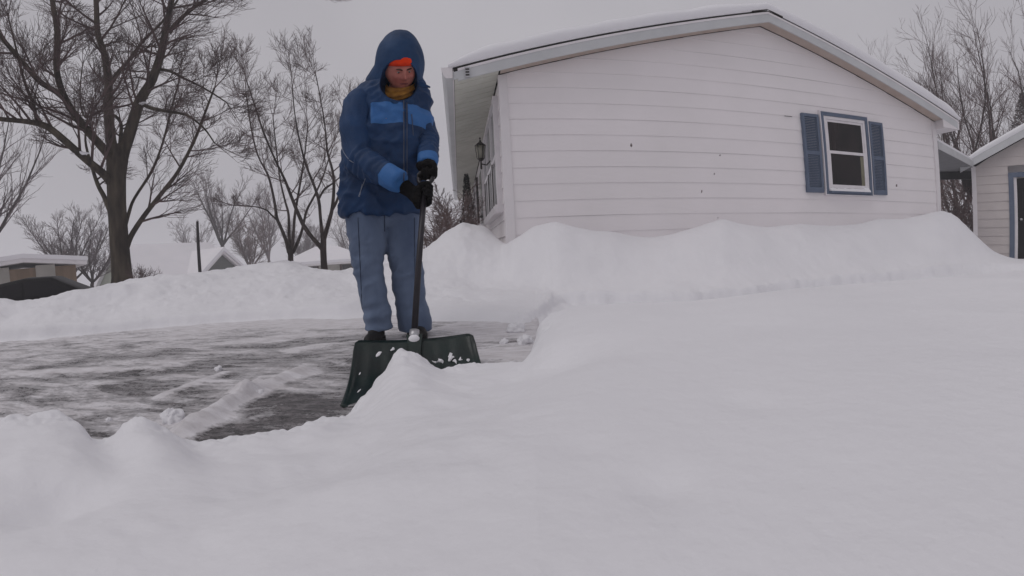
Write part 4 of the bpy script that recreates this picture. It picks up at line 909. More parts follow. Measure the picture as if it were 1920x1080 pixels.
# gable end at the left, ridge along U
def q2(x, y, z): return b + U * x + V * y + UP * z
xl, xr, yr_, zr2, ze = -2.8, 6.4, 5.0, 4.35, 1.0
mb = MB(); mb.prism([q2(xl, 0, 0), q2(xl, 2 * yr_, 0), q2(xl, 2 * yr_, ze), q2(xl, yr_, zr2 - .1), q2(xl, 0, ze)], U * (xr - xl)); mb.build('wall', M['green_wall'], hs2)
mb = MB()
for sgn in (0, 1):
    y0, y1 = (-0.4, yr_) if sgn == 0 else (2 * yr_ + .4, yr_)
    mb.prism([q2(xl - .4, y0, ze - .25), q2(xl - .4, y1, zr2), q2(xl - .4, y1, zr2 + .35), q2(xl - .4, y0, ze + .08)], U * (xr - xl + .8))
mb.build('roof_snow', M['snow_far'], hs2)
mb = MB(); mb.prism([q2(xl - .42, -0.42, ze - .42), q2(xl - .42, yr_, zr2 - .15), q2(xl - .42, 2 * yr_ + .42, ze - .42), q2(xl - .42, 2 * yr_ + .42, ze - .26), q2(xl - .42, yr_, zr2 + .02), q2(xl - .42, -0.42, ze - .26)], U * .06); mb.build('rake_board', M['trim'], hs2)
# dormer gable facing the viewer
dx = 3.9; dw = 2.1
mb = MB(); mb.prism([q2(dx - dw, -1.0, 0.0), q2(dx + dw, -1.0, 0.0), q2(dx + dw, -1.0, 1.55), q2(dx, -1.0, 3.25), q2(dx - dw, -1.0, 1.55)], V * 5); gb_ = mb.build('front_gable', M['grey_gable'], hs2)
mb = MB()
for sgn in (-1, 1):
    mb.prism([q2(dx, -1.35, 3.28), q2(dx + sgn * (dw + .45), -1.35, 1.22), q2(dx + sgn * (dw + .45), -1.35, 1.46), q2(dx, -1.35, 3.52)], V * 5)
mb.build('gable_board', M['trim'], gb_)
mb = MB()
for sgn in (-1, 1):
    mb.prism([q2(dx, -1.5, 3.53), q2(dx + sgn * (dw + .5), -1.5, 1.47), q2(dx + sgn * (dw + .5), -1.5, 1.72), q2(dx, -1.5, 3.85)], V * 5.6)
mb.build('gable_snow', M['snow_far'], gb_)
mb = MB(); mb.box(q2(dx, -1.03, 1.15), (1.1, .03, .14), U, V, UP); mb.build('window', M['white_vinyl'], hs2)
# small hip roofed house
b, U, V = dist_frame(612, 42, 22, -2.2)
hs3 = empty('hip_roof_house', b, 'small cream house with a snowy hip roof and brick base, right of the leaning tree', 'house')
mb = MB(); mb.box(q2(0, 3, 1.15), (3.4, 3, 1.15), U, V, UP); mb.build('wall', M['cream_wall'], hs3)
mb = MB(); mb.box(q2(0, 2.95, 0.45), (3.44, 3.0, 0.45), U, V, UP); mb.build('brick_base', M['brown_brick'], hs3)
mb = MB(); e = [q2(-4, -.6, 2.25), q2(4, -.6, 2.25), q2(4, 6.6, 2.25), q2(-4, 6.6, 2.25), q2(-1, 3, 3.6), q2(1, 3, 3.6)]
e2 = [p - UP * 0.25 for p in e[:4]]
mb.add(e + e2, [(0, 1, 5, 4), (1, 2, 5), (2, 3, 4, 5), (3, 0, 4), (0, 6, 7, 1), (1, 7, 8, 2), (2, 8, 9, 3), (3, 9, 6, 0), (9, 8, 7, 6)]); mb.build('roof_snow', M['snow_far'], hs3)
mb = MB()
for sgn in (-1, 1): mb.box(q2(0, -0.58 if sgn < 0 else 6.58, 1.92), (3.98, 0.05, 0.07), U, V, UP)
mb.build('fascia', M['trim'], hs3)
for x0, x1 in ((-1.6, -0.9), (1.4, 2.2), (-3.1, -2.3)):
    mb = MB(); mb.box(q2((x0 + x1) / 2, -0.03, 1.35), ((x1 - x0) / 2, .03, .42), U, V, UP); wn = mb.build('window', M['glass'], hs3)
    for x in (x0 - .12, x1 + .12):
        mb = MB(); mb.box(q2(x, -0.02, 1.35), (.10, .025, .44), U, V, UP); mb.build('shutter', M['brown_shutter'], hs3)

# ------------------------------------------------------------ parked car
cb = at(86, 560, 14.5); cb.z = -1.31
ca_ = R(38); CU = Vector((math.cos(ca_), math.sin(ca_), 0)); CV = UP.cross(CU)
car = empty('parked_car', cb, 'black parked car half hidden behind the snow bank in front of the beige house', 'car')
def cp(x, y, z): return cb + CU * x + CV * y + UP * z
side = [(-2.25, .28), (-2.3, .55), (-2.25, .85), (-1.9, .97), (-1.55, 1.02), (-0.95, 1.38), (-0.3, 1.47), (0.35, 1.45), (1.15, 1.05), (1.6, .98), (2.15, .85), (2.35, .62), (2.35, .32), (1.8, .22), (-1.8, .22)]
prof_w = lambda z: 0.86 - max(0, z - 0.9) * 0.42
mb = MB(); rings = []
for t in (-1, -0.92, -0.5, 0, 0.5, 0.92, 1):
    rings.append([cp(x * (0.985 if abs(t) == 1 else 1), t * prof_w(z), z * (1 if abs(t) < 1 else 0.985) + 0.03 * (1 - t * t) * (1 if z > .8 else 0)) for x, z in side])
mb.rings(rings); body = mb.build('body', M['car_paint'], car, True)
mb = MB()
for sgn in (-1, 1):
    for poly in ([(-1.35, 1.04), (-0.88, 1.32), (-0.35, 1.39), (-0.32, 1.03)], [(-0.25, 1.03), (-0.27, 1.39), (0.30, 1.37), (0.92, 1.05)]):
        mb.prism([cp(x, sgn * (prof_w(z) * 0.995), z) for x, z in poly], CV * (sgn * 0.015))
mb.build('side_window', M['car_glass'], body)
for x in (-1.42, 1.5):
    for sgn in (-1, 1):
        mb = MB(); c0 = cp(x, sgn * 0.70, 0.32); mb.tube([c0, c0 + CV * (sgn * .19)], 0.32, 20); wh = mb.build('wheel', M['rubber'], car)
        mb = MB(); mb.tube([c0 + CV * (sgn * .191), c0 + CV * (sgn * .20)], 0.19, 12); mb.build('rim', M['steel'], wh)
for sgn in (-1, 1):
    mb = MB(); mb.box(cp(2.31, sgn * 0.62, 0.70), (0.05, 0.15, 0.07), CU, CV, UP); mb.build('headlight', M['pane_light'], car)

# ------------------------------------------------------------ person
def remesh(mb, voxel, smooth=4, name='b', sub=None, disp=None):
    me = mb.mesh(name); o = bpy.data.objects.new(name, me); link(o)
    m = o.modifiers.new('r', 'REMESH'); m.mode = 'VOXEL'; m.voxel_size = voxel; m.adaptivity = 0
    s = o.modifiers.new('s', 'SMOOTH'); s.factor = 0.5; s.iterations = smooth
    dg = bpy.context.evaluated_depsgraph_get(); dg.update(); new = bpy.data.meshes.new_from_object(o.evaluated_get(dg))
    bpy.data.objects.remove(o); bpy.data.meshes.remove(me)
    if disp:
        no = np.empty(len(new.vertices) * 3, np.float32); new.vertex_normals.foreach_get('vector', no); no = no.reshape(-1, 3)
        co = np.empty(len(new.vertices) * 3, np.float32); new.vertices.foreach_get('co', co); co = co.reshape(-1, 3)
        k = disp(co); co = co + no * k[:, None]; new.vertices.foreach_set('co', co.ravel()); new.update()
    return new
def cap(mb, a, b, ra, rb, n=12):
    a, b = Vector(a), Vector(b); t = (b - a).normalized(); pts = []; rad = []
    for k in range(5):
        q = math.pi / 2 * (1 - k / 4); pts.append(a - t * ra * math.sin(q)); rad.append(max(ra * math.cos(q), 0.001))
    for k in range(1, 5):
        q = math.pi / 2 * k / 4; pts.append(b + t * rb * math.sin(q)); rad.append(max(rb * math.cos(q), 0.001))
    pts.insert(5, b.copy()); rad.insert(5, rb)
    mb.tube(pts, rad, n)
VD = Vector((at(750, 300, 2.6).x, at(750, 300, 2.6).y, 0)).normalized()      # level direction away from the camera
SD = Vector((VD.y, -VD.x, 0))                                              # to the viewer's right
def ring(px, py, d, hw, dep, n=28, tilt=0.0, pw=2.4):
    """level body section: centre pixel, half width in px, half depth in m"""
    c = at(px, py, d); w_ = hw * d / 853 * 1.02; out = []
    for k in range(n):
        q = 2 * math.pi * k / n; ca, sa = math.cos(q), math.sin(q)
        x = math.copysign(abs(ca) ** (2 / pw), ca) * w_; y = math.copysign(abs(sa) ** (2 / pw), sa) * dep
        out.append(c + SD * x + VD * y + UP * tilt * x)
    return out
pbase = at(742, 625, 2.66); pbase.z = -0.47
person = None
# --- body (head, neck, torso, limbs under the clothes) as one mesh
hc = at(751, 131, 2.585); tilt = R(36); turn = R(12)
FZ = (UP * math.cos(tilt) - VD * math.sin(tilt)).normalized()               # head's own up, tipped towards the viewer
FY = (-VD * math.cos(tilt) - UP * math.sin(tilt)).normalized()              # face direction
FX = FY.cross(FZ).normalized()                                             # to the person's left (viewer's right) or opposite
if FX.dot(SD) < 0: FX = -FX
Mt = Matrix.Rotation(turn, 3, FZ); FY = Mt @ FY; FX = Mt @ FX
nu, nv = 96, 72; hv = []
def G(u, v, cu, cv, su, sv): return math.exp(-((u - cu) / su) ** 2 - ((v - cv) / sv) ** 2)
for i in range(1, nv):
    ph = math.pi * i / nv; z = -math.cos(ph)
    for k in range(nu):
        th = 2 * math.pi * k / nu; x = math.sin(ph) * math.cos(th); y = math.sin(ph) * math.sin(th)
        X = x * 0.092; Y = y * 0.104; Zz = z * 0.130
        if z < 0: X *= 1 - 0.30 * (-z) ** 1.3; Y *= 1 - 0.10 * (-z)
        if y > 0:
            f = min(1, y * 1.6); u, v = X, Zz; dY = 0
            dY += 0.034 * G(u, v, 0, -0.022, 0.013, 0.018) + 0.018 * G(u, v, 0, 0.004, 0.010, 0.026)       # nose tip, bridge
            dY += 0.008 * (G(u, v, -0.014, -0.026, 0.008, 0.008) + G(u, v, 0.014, -0.026, 0.008, 0.008))
            dY -= 0.016 * (G(u, v, -0.031, 0.010, 0.016, 0.011) + G(u, v, 0.031, 0.010, 0.016, 0.011))    # sockets
            dY += 0.008 * (G(u, v, -0.030, 0.030, 0.024, 0.008) + G(u, v, 0.030, 0.030, 0.024, 0.008))    # brow
            dY += 0.009 * (G(u, v, -0.043, -0.018, 0.018, 0.018) + G(u, v, 0.043, -0.018, 0.018, 0.018))  # cheeks
            dY += 0.008 * G(u, v, 0, -0.050, 0.022, 0.006) + 0.008 * G(u, v, 0, -0.066, 0.020, 0.006) - 0.008 * G(u, v, 0, -0.058, 0.026, 0.003)
            dY += 0.014 * G(u, v, 0, -0.095, 0.022, 0.016) - 0.005 * G(u, v, 0, -0.078, 0.022, 0.007)
            Y += dY * f
        else: Zz *= 0.97
        for sg in (-1, 1):
            e = G(Y, Zz, -0.008, 0.0, 0.012, 0.028)
            if X * sg > 0.05: X += sg * 0.016 * e
        hv.append(hc + FX * X + FY * Y + FZ * Zz)
mb = MB(); mb.rings([hv[i * nu:(i + 1) * nu] for i in range(nv - 1)])
headmb = mb
body = MB()
body.v = list(mb.v); body.f = list(mb.f); body.m = list(mb.m)
neck_b = at(742, 190, 2.70)
cap(body, hc - FZ * 0.06 + VD * 0.02, neck_b, 0.058, 0.065)
body.rings([ring(735, 175, 2.70, 40, 0.07), ring(727, 195, 2.70, 62, 0.10), ring(722, 240, 2.69, 62, 0.11), ring(720, 300, 2.69, 55, 0.11), ring(716, 360, 2.68, 56, 0.11), ring(716, 395, 2.68, 50, 0.10)])
JR = dict(sh=at(672, 196, 2.63), el=at(672, 300, 2.50), wr=at(752, 342, 2.30)); JL = dict(sh=at(785, 200, 2.74), el=at(800, 258, 2.62), wr=at(800, 312, 2.42))
for J in (JR, JL):
    cap(body, J['sh'], J['el'], 0.055, 0.042); cap(body, J['el'], J['el'].lerp(J['wr'], 0.75), 0.042, 0.028)
hipR, kneeR, ankR = at(690, 415, 2.66), at(694, 508, 2.62), at(712, 606, 2.62)
hipL, kneeL, ankL = at(752, 415, 2.70), at(760, 508, 2.68), at(775, 606, 2.70)
for h_, k_, a_ in ((hipR, kneeR, ankR), (hipL, kneeL, ankL)):
    cap(body, h_, k_, 0.070, 0.050); cap(body, k_, a_, 0.048, 0.036)
bme = remesh(body, 0.006, 1, 'body')
pe = bpy.data.objects.new('person', bme); link(pe); person = pe
bme.polygons.foreach_set('use_smooth', [True] * len(bme.polygons)); bme.materials.append(M['skin'])
tag(person, 'person in a blue hooded jacket and jeans leaning on a green shovel on the driveway', 'person')
# eyes, brows, lips as children
def fpt(x, z, y=None):
    """point on the face in head coordinates (x right, z up): cast onto the head"""
    o = hc + FX * x + FZ * z + FY * 0.3; hit = fb.ray_cast(o, -FY)[0]
    return hit if hit is not None else o
fb = BVHTree.FromPolygons([v.co[:] for v in bme.vertices], [tuple(p.vertices) for p in bme.polygons])
for sg in (-1, 1):
    c = fpt(sg * 0.030, 0.008); mb = MB(); mb.ball(c - FY * 0.006, 0.0105, 8, FX, FY, FZ); e_ = mb.build('eye', M['eye'], person, True)
    mb = MB(); mb.ball(c + FY * 0.001 - FZ * 0.002, 0.0052, 6, FX, FY, FZ); mb.build('iris', M['iris'], e_, True)
    mb = MB(); pts = [fpt(sg * (0.012 + 0.008 * k), 0.020 + (0.006 * math.sin(k / 4 * 2.4)) + 0.002) + FY * 0.001 for k in range(5)]; mb.tube(pts, [0.003, 0.0045, 0.0045, 0.004, 0.002], 6); mb.build('eyebrow', M['brow'], person, True)
    mb = MB(); pts = [fpt(sg * (0.016 + 0.007 * k), 0.013 + 0.004 * math.sin(k / 4 * math.pi)) + FY * 0.001 for k in range(5)]; mb.tube(pts, 0.0032, 6); mb.build('eyelid', M['skin'], person, True)
mb = MB(); pts = [fpt(-0.024 + 0.006 * k, -0.057 - 0.003 * abs(k - 4) / 4) + FY * 0.0005 for k in range(9)]; mb.tube(pts, [0.002, 0.0035, 0.005, 0.0055, 0.005, 0.0055, 0.005, 0.0035, 0.002], 6); mb.build('lips', M['lip'], person, True)
# beanie
mb = MB(); rows = []
for i in range(14):
    a = R(4 + i * 7.2); rr = math.cos(a); zz = math.sin(a)
    rows.append([hc + FX * (0.097 * rr * math.cos(q)) + FY * (0.116 * rr * math.sin(q)) + FZ * (0.046 + 0.085 * zz + 0.010 * math.sin(q)) for q in [2 * math.pi * k / 36 for k in range(36)]])
rows.insert(0, [p - FZ * 0.012 - (p - hc).normalized() * 0.008 for p in rows[0]])
mb.rings(rows); mb.build('beanie', M['beanie'], person, True)
# neck gaiter
mb = MB(); rows = []
nb0 = hc - FZ * 0.075 + FY * 0.012; nb1 = neck_b - VD * 0.045 + UP * 0.01
for i in range(13):
    t = i / 12; c = nb0.lerp(nb1, t); rw = 0.078 + 0.016 * math.sin(t * math.pi) + 0.010 * t; row = []
    for k in range(36):
        q = 2 * math.pi * k / 36; fold = 0.007 * math.sin(t * 19 + 1.3 * math.sin(q * 2)) 
        row.append(c + FX * ((rw + fold) * math.cos(q)) + (FY * 0.9 - UP * 0.1) * ((rw * 1.02 + fold) * math.sin(q)) + UP * (0.012 * math.cos(q)))
    rows.append(row)
mb.rings(rows, False); me_ = mb.mesh(); 
mb.build('neck_gaiter', M['scarf'], person, True)

# --- jacket: torso, with each sleeve a piece of its own
jk = MB()
jk.rings([ring(744, 152, 2.69, 34, 0.10), ring(738, 164, 2.68, 58, 0.13), ring(733, 178, 2.68, 74, 0.145), ring(731, 200, 2.68, 78, 0.155), ring(730, 235, 2.67, 78, 0.165), ring(728, 270, 2.665, 79, 0.170), ring(724, 310, 2.66, 79, 0.172),
          ring(717, 345, 2.66, 78, 0.170), ring(714, 375, 2.66, 77, 0.167), ring(713, 396, 2.66, 76, 0.167), ring(713, 404, 2.66, 71, 0.158)])
cap(jk, JR['sh'] + SD * 0.01, JR['sh'] + SD * 0.10, 0.078, 0.08, 16); cap(jk, JL['sh'], JL['sh'] - SD * 0.08, 0.080, 0.08, 16)
def folds(co):
    x, y, z = co[:, 0], co[:, 1], co[:, 2]
    n1 = fbm(x * 2 + y * 2 + 5, z * 2 - x * 1.4, 3.2, 2, 91); n2 = fbm(x * 2.2 + z * 1.8, z * 1.6 - x * 1.2, 4.2, 2, 95)
    return 0.012 * n1 + 0.013 * (1 - 2.6 * np.abs(n2)) + 0.005 * (1 - 2.6 * np.abs(fbm(x * 2.2 - z * 2, z * 1.5 + y, 8, 2, 97)))
jme = remesh(jk, 0.009, 5, 'jacket', disp=folds)
# neck opening cut through hood and jacket alike
fo = at(750, 146, 2.44)
ct = MB()
ct.ball(fo + VD * 0.02 - SD * 0.004, (0.117, 0.235, 0.113), 16, SD, (VD + UP * 0.18).normalized(), (UP - VD * 0.18).normalized())
cap(ct, at(749, 165, 2.50), at(757, 192, 2.47), 0.078, 0.020, 14)
cme = remesh(ct, 0.008, 3, 'cut')
def cut(me):
    a_ = bpy.data.objects.new('a', me); link(a_); c_ = bpy.data.objects.new('c', cme); link(c_)
    bm_ = a_.modifiers.new('b', 'BOOLEAN'); bm_.operation = 'DIFFERENCE'; bm_.object = c_; bm_.solver = 'EXACT'
    dg = bpy.context.evaluated_depsgraph_get(); dg.update(); new = bpy.data.meshes.new_from_object(a_.evaluated_get(dg))
    bpy.data.objects.remove(a_); bpy.data.objects.remove(c_); return new
jme = cut(jme)
def coords(me):
    c_ = np.empty(len(me.vertices) * 3, np.float32); me.vertices.foreach_get('co', c_); return c_.reshape(-1, 3)
def zat(px, py, d): return at(px, py, d).z
co = coords(jme)
z_hi = zat(735, 191, 2.52); z_lo = zat(735, 232, 2.52)
sdv = np.array(SD); vdv = np.array(VD); org = np.array(at(727, 240, 2.67))
lat = (co - org) @ sdv; dep = (co - org) @ vdv; zz_ = co[:, 2]
dip = 0.16 * np.clip(lat - 0.10, 0, 1)
band = np.minimum(zz_ - (z_lo - dip * 1.4), (z_hi - dip * 1.2) - zz_)
band = np.minimum(np.minimum(band, lat + 0.088), 0.02 - dep)
band = np.minimum(band, np.abs(lat - 0.105) - 0.012)            # placket between the two lighter panels
def segd(c, a, b):
    t = np.clip(((c - a) @ (b - a)) / ((b - a) @ (b - a)), 0, 1); return np.linalg.norm(c - (a + t[:, None] * (b - a)), axis=1), t
jme.attributes.new('panel', 'FLOAT', 'POINT').data.foreach_set('value', band.astype(np.float32))
jacket = mesh_obj('jacket', jme, M['jacket'], person, True)
def sleeve(J, segs, cutf, seed):
    sk = MB()
    for a_, b_, ra, rb in segs:
        if ra > 0: cap(sk, a_, b_, ra, rb, 18)
        else: sk.tube([a_, a_.lerp(b_, .5), b_], [-ra, (-ra + rb) / 2, rb], 18)          # open cut cuff
    L1 = (J['el'] - J['sh']).length
    def f(co):
        n1 = fbm(co[:, 0] * 2 + seed, co[:, 2] * 2 - co[:, 1], 3.4, 2, 120 + seed)
        de = np.linalg.norm(co - np.array(J['el']), axis=1); d1, t1 = segd(co, np.array(J['el']), np.array(J['wr']))
        rings_ = np.sin((t1 * (J['wr'] - J['el']).length) * 150 + 5 * fbm(co[:, 0], co[:, 2], 6, 2, seed)) * np.clip(1 - de / 0.30, 0, 1)
        return 0.010 * n1 + 0.0055 * rings_ + 0.007 * (1 - 2.6 * np.abs(fbm(co[:, 0] * 2 + co[:, 2], co[:, 2] - co[:, 1] * 2, 6, 2, 130 + seed)))
    m_ = remesh(sk, 0.008, 4, 'sleeve', disp=f); c_ = coords(m_)
    dd_, t_ = segd(c_, np.array(J['el']), np.array(J['wr'])); L_ = (J['wr'] - J['el']).length
    m_.attributes.new('panel', 'FLOAT', 'POINT').data.foreach_set('value', ((t_ - cutf) * L_).astype(np.float32))
    return mesh_obj('sleeve', m_, M['jacket'], jacket, True)
e_, w_ = JR['el'], JR['wr']; mid = JR['sh'].lerp(e_, .5) - SD * 0.015
sleeve(JR, [(JR['sh'] + SD * 0.01, mid, 0.090, 0.088), (mid, e_, 0.088, 0.078), (e_, e_.lerp(w_, .5), 0.080, 0.070), (e_.lerp(w_, .45), e_.lerp(w_, .62), 0.071, 0.064), (e_.lerp(w_, .60), e_.lerp(w_, 1.0), -0.066, 0.058)], 0.70, 3)
e_, w_ = JL['el'], JL['wr']
sleeve(JL, [(JL['sh'] - SD * 0.012, JL['sh'].lerp(e_, .5), 0.078, 0.072), (JL['sh'].lerp(e_, .5), e_, 0.072, 0.062), (e_, e_.lerp(w_, .5), 0.062, 0.052), (e_.lerp(w_, .45), e_.lerp(w_, .98), -0.056, 0.052)], 0.74, 8)
deps = [(jacket.data, person)]
vb, fb_ = [], []
for o_ in [jacket] + [c for c in jacket.children]:
    n0 = len(vb); M_ = Matrix.Identity(4); vb += [v.co[:] for v in o_.data.vertices]; fb_ += [tuple(i + n0 for i in p.vertices) for p in o_.data.polygons]
jb = BVHTree.FromPolygons(vb, fb_)
def jpt(px, py, off=0.002):
    d = ray(px, py).normalized(); h = jb.ray_cast(Vector((0, 0, 0)), d)[0]
    return h - d * off if h is not None else None
def seam(name, pts, rad, m, n=5):
    P_ = [jpt(*p) for p in pts]; P_ = [p for p in P_ if p is not None]
    if len(P_) < 2: return
    mb = MB(); mb.tube(P_, rad, n); mb.build(name, m, jacket, True)
zipm = mat('zip_grey', (0.07, 0.085, 0.13), 0.5); pipe = mat('piping_grey', (0.24, 0.27, 0.34), 0.5)
seam('front_zip', [(757 + 0.018 * k, 188 + k * 8) for k in range(20)], 0.0038, zipm)
seam('zip_edge', [(763 + 0.015 * k, 192 + k * 8) for k in range(18)], 0.0028, zipm)
seam('chest_zip', [(772 + k * 0.35, 214 + k * 5) for k in range(9)], 0.0025, zipm)
seam('pocket_zip', [(685 - k * 1.6, 335 + k * 4.2) for k in range(9)], 0.0022, pipe)
seam('pocket_zip', [(679 - k * 0.8, 345 + k * 4) for k in range(7)], 0.0018, pipe)
seam('sleeve_piping', [(641, 275), (644, 285), (650, 294), (656, 301), (663, 305)], 0.0020, pipe)
# --- hood: shell cut open towards the face
hd = MB(); hcen = at(750, 121, 2.63)
hd.ball(hcen, (0.146, 0.185, 0.212), 18, SD, VD, UP)
cap(hd, hcen - UP * 0.06 - SD * 0.02, at(735, 165, 2.70), 0.138, 0.165, 18)
cap(hd, at(712, 160, 2.62), at(738, 190, 2.545), 0.05, 0.035, 12); cap(hd, at(788, 158, 2.64), at(768, 192, 2.56), 0.040, 0.030, 12)
hme = remesh(hd, 0.008, 6, 'hood', disp=lambda c: 0.007 * fbm(c[:, 0] * 2 + c[:, 1], c[:, 2] * 2, 5, 3, 101))
hnew = cut(hme)
m_h = mat('hood_cloth', (0.013, 0.050, 0.130), 0.62, (0.008, 0.031, 0.085), 6, 0.25, 0.0016, 90)
hood = mesh_obj('hood', hnew, m_h, person, True)
# brim seam, collar tab
mb = MB(); a, c = at(786, 158, 2.55), at(807, 164, 2.53)
mb.prism([a + UP * .022, a - UP * .012, c + UP * 0.001, c + UP * .006], VD * 0.012); mb.build('collar_tab', m_h, person)

# --- jeans
jn = MB()
def leg(rows, d0, d1):
    rr = []
    for (px, py, hw) in rows:
        t = (py - 385) / 240; rr.append(ring(px, py, d0 + (d1 - d0) * t, hw, hw * 2.64 / 853 * 1.05, 24, 0, 2.15))
    jn.rings(rr)
leg([(690, 380, 34), (687, 400, 38), (688, 425, 37), (689, 450, 34.5), (690, 470, 32), (691, 490, 29), (692, 505, 27.5), (695, 525, 26), (698, 541, 25.5), (702, 560, 25), (707, 576, 24.5), (709, 592, 25), (709, 606, 26), (711, 616, 26)], 2.66, 2.61)
leg([(752, 380, 34), (753, 400, 35), (754, 425, 33), (755, 450, 32), (756, 470, 31), (759, 490, 30.5), (763, 505, 30.5), (764, 525, 30), (766, 541, 30), (769, 560, 29), (772, 576, 29), (775, 592, 31.5), (777, 608, 32), (778, 619, 31)], 2.69, 2.70)
jn.rings([ring(718, 370, 2.67, 66, 0.14), ring(718, 395, 2.67, 68, 0.145), ring(719, 415, 2.675, 62, 0.12), ring(720, 428, 2.675, 40, 0.08)])
kz = zat(700, 500, 2.62); az_ = zat(710, 600, 2.62)
def jfold(co):
    x, y, z = co[:, 0], co[:, 1], co[:, 2]
    f = 0.009 * fbm(x * 2.4 + y, z * 0.9 + x, 5, 3, 111); low = np.clip((az_ + 0.15 - z) / 0.15, 0, 1)
    f = f + 0.008 * np.clip(1 - np.abs(z - kz) / 0.35, 0, 1) * (1 - 3.2 * np.abs(fbm(x * 1.6 + z * 1.2, z * 2.2 - x * 1.5, 5.5, 2, 117)))
    f = f + low * 0.007 * np.sin(z * 70 + 6 * fbm(x, z * 0.5 + y, 7, 2, 113)) * (0.5 + fbm(x, y, 9, 1, 114))
    return f
jm = remesh(jn, 0.008, 3, 'jeans', disp=jfold)
mesh_obj('jeans', jm, M['jeans'], person, True)
jo = [o for o in person.children if o.name.startswith('jeans')][0]
jbv = BVHTree.FromPolygons([v.co[:] for v in jo.data.vertices], [tuple(p.vertices) for p in jo.data.polygons])
def jseam(pts, rad, m):
    P_ = []
    for p in pts:
        d = ray(*p).normalized(); h = jbv.ray_cast(Vector((0, 0, 0)), d)[0]
        if h is not None: P_.append(h - d * 0.0015)
    if len(P_) > 2: mb = MB(); mb.tube(P_, rad, 5); mb.build('seam', m, jo, True)
sm_ = mat('seam_blue', (0.045, 0.06, 0.10), 0.9)
jseam([(671 + 0.22 * k * 1.9, 408 + k * 9) for k in range(22)], 0.0022, sm_); jseam([(777 + 0.10 * k, 408 + k * 9) for k in range(22)], 0.0022, sm_)
jseam([(721, 404 + k * 5) for k in range(7)], 0.003, sm_)
# --- boots
for (px, d, s_) in ((706, 2.60, -1), (776, 2.70, 1)):
    a = at(px, 606, d); a.z = -0.47; mb = MB(); f = (-VD + SD * (0.25 * s_)).normalized(); sdd = UP.cross(f)
    cap(mb, a + UP * 0.04 + VD * .02, a + UP * 0.13 + VD * .02, 0.042, 0.045); mb.ball(a + UP * 0.028 + f * 0.07, (0.125, 0.046, 0.040), 10, f, sdd, UP); mb.ball(a + UP * 0.045 + f * 0.02, (0.08, 0.046, 0.05), 10, f, sdd, UP)
    bm_ = remesh(mb, 0.007, 3, 'boot'); bo = mesh_obj('boot', bm_, M['boot'], person, True)
    mb = MB(); pr_ = [a + f * (0.055 + 0.138 * math.cos(q)) + sdd * (0.049 * math.sin(q)) for q in [2 * math.pi * k / 20 for k in range(20)]]
    mb.prism(pr_, UP * 0.022); mb.build('sole', M['rubber'], bo)

# ------------------------------------------------------------ snow shovel
TL, TR, BLc = Vector((-0.674, 1.846, -0.343)), Vector((-0.184, 1.950, -0.352)), Vector((-0.585, 1.425, -0.497))
ex = (TR - TL); Wb = ex.length; exn = ex.normalized(); BRc = BLc + ex
sock = (TL + TR) / 2
grip = at(799, 326, 2.36)
ax = (grip - sock).normalized()
shovel = empty('snow_shovel', (TL + TR) / 2, 'wide dark green snow shovel heaped with snow, held by the person', 'shovel')
down = ((BLc - TL)); dl = down.length; dn = down.normalized(); nrm = exn.cross(dn).normalized()
if nrm.z < 0: nrm = -nrm
nu_, nv_ = 44, 26; grid = []
for i in range(nu_ + 1):
    for j in range(nv_ + 1):
        u = i / nu_; v = j / nv_
        p = TL + exn * (Wb * u) + dn * (dl * v)
        sag = -0.048 * math.sin(math.pi * min(v, 1)) * (1 - 0.25 * v) - 0.015 * (1 - (2 * u - 1) ** 2)          # scooped
        e_ = abs(2 * u - 1); flange = 0.022 * max(0, (e_ - 0.93) / 0.07) ** 1.5 * min(1, v * 5 + 0.2) * (1 - 0.5 * v)
        rib = 0.0055 * (0.5 + 0.5 * math.cos(u * math.pi * 2 * 7)) * math.sin(math.pi * min(1, v * 1.3)) if 0.08 < u < 0.92 else 0
        wid = 1 + 0.06 * v                                                     # a little wider at the lip
        p = p + exn * (Wb * (u - 0.5) * (wid - 1)) + nrm * (sag + flange + rib * 0.8)
        if e_ > 0.90: p = p + dn * (0.028 * ((e_ - 0.90) / 0.10) ** 2.5 * max(0, 1 - v / 0.25))
        grid.append(p)
mb = MB(); nn_ = nv_ + 1
mb.add(grid, [(i * nn_ + j, (i + 1) * nn_ + j, (i + 1) * nn_ + j + 1, i * nn_ + j + 1) for i in range(nu_) for j in range(nv_)])
bl = mb.build('blade', M['blade'], shovel, True)
sm = bl.modifiers.new('s', 'SOLIDIFY'); sm.thickness = 0.006; sm.offset = 0
# wedge-shaped raised spine under the socket
mb = MB(); mb.rings([[sock + exn * a + dn * 0.0 + nrm * b_ for a, b_ in ((-.035, .012), (.035, .012), (.03, -.03), (-.03, -.03))], [sock + exn * a + dn * 0.10 + nrm * (b_ - 0.03) for a, b_ in ((-.022, .014), (.022, .014), (.02, -.03), (-.02, -.03))], [sock + exn * a + dn * 0.24 + nrm * (b_ - 0.065) for a, b_ in ((-.006, .006), (.006, .006), (.005, -.01), (-.005, -.01))]])
mb.build('spine', M['blade'], bl)
mb = MB(); mb.tube([sock - ax * 0.015, sock + ax * 0.03], [0.024, 0.021], 14); mb.build('socket_collar', M['steel'], shovel, True)
mb = MB(); mb.ball(sock - ax * 0.012 - VD * 0.016, (0.026, 0.02, 0.024), 8, SD, VD, UP); mb.build('snow_dab', M['snow'], bl, True)
mb = MB(); mb.tube([sock - ax * 0.02, sock + ax * 0.5, grip - ax * 0.10], 0.0145, 14); mb.build('shaft', M['handle'], shovel, True)
gx_ = (SD * 0.9 - VD * 0.35).normalized(); gx_ = (gx_ - ax * gx_.dot(ax)).normalized()
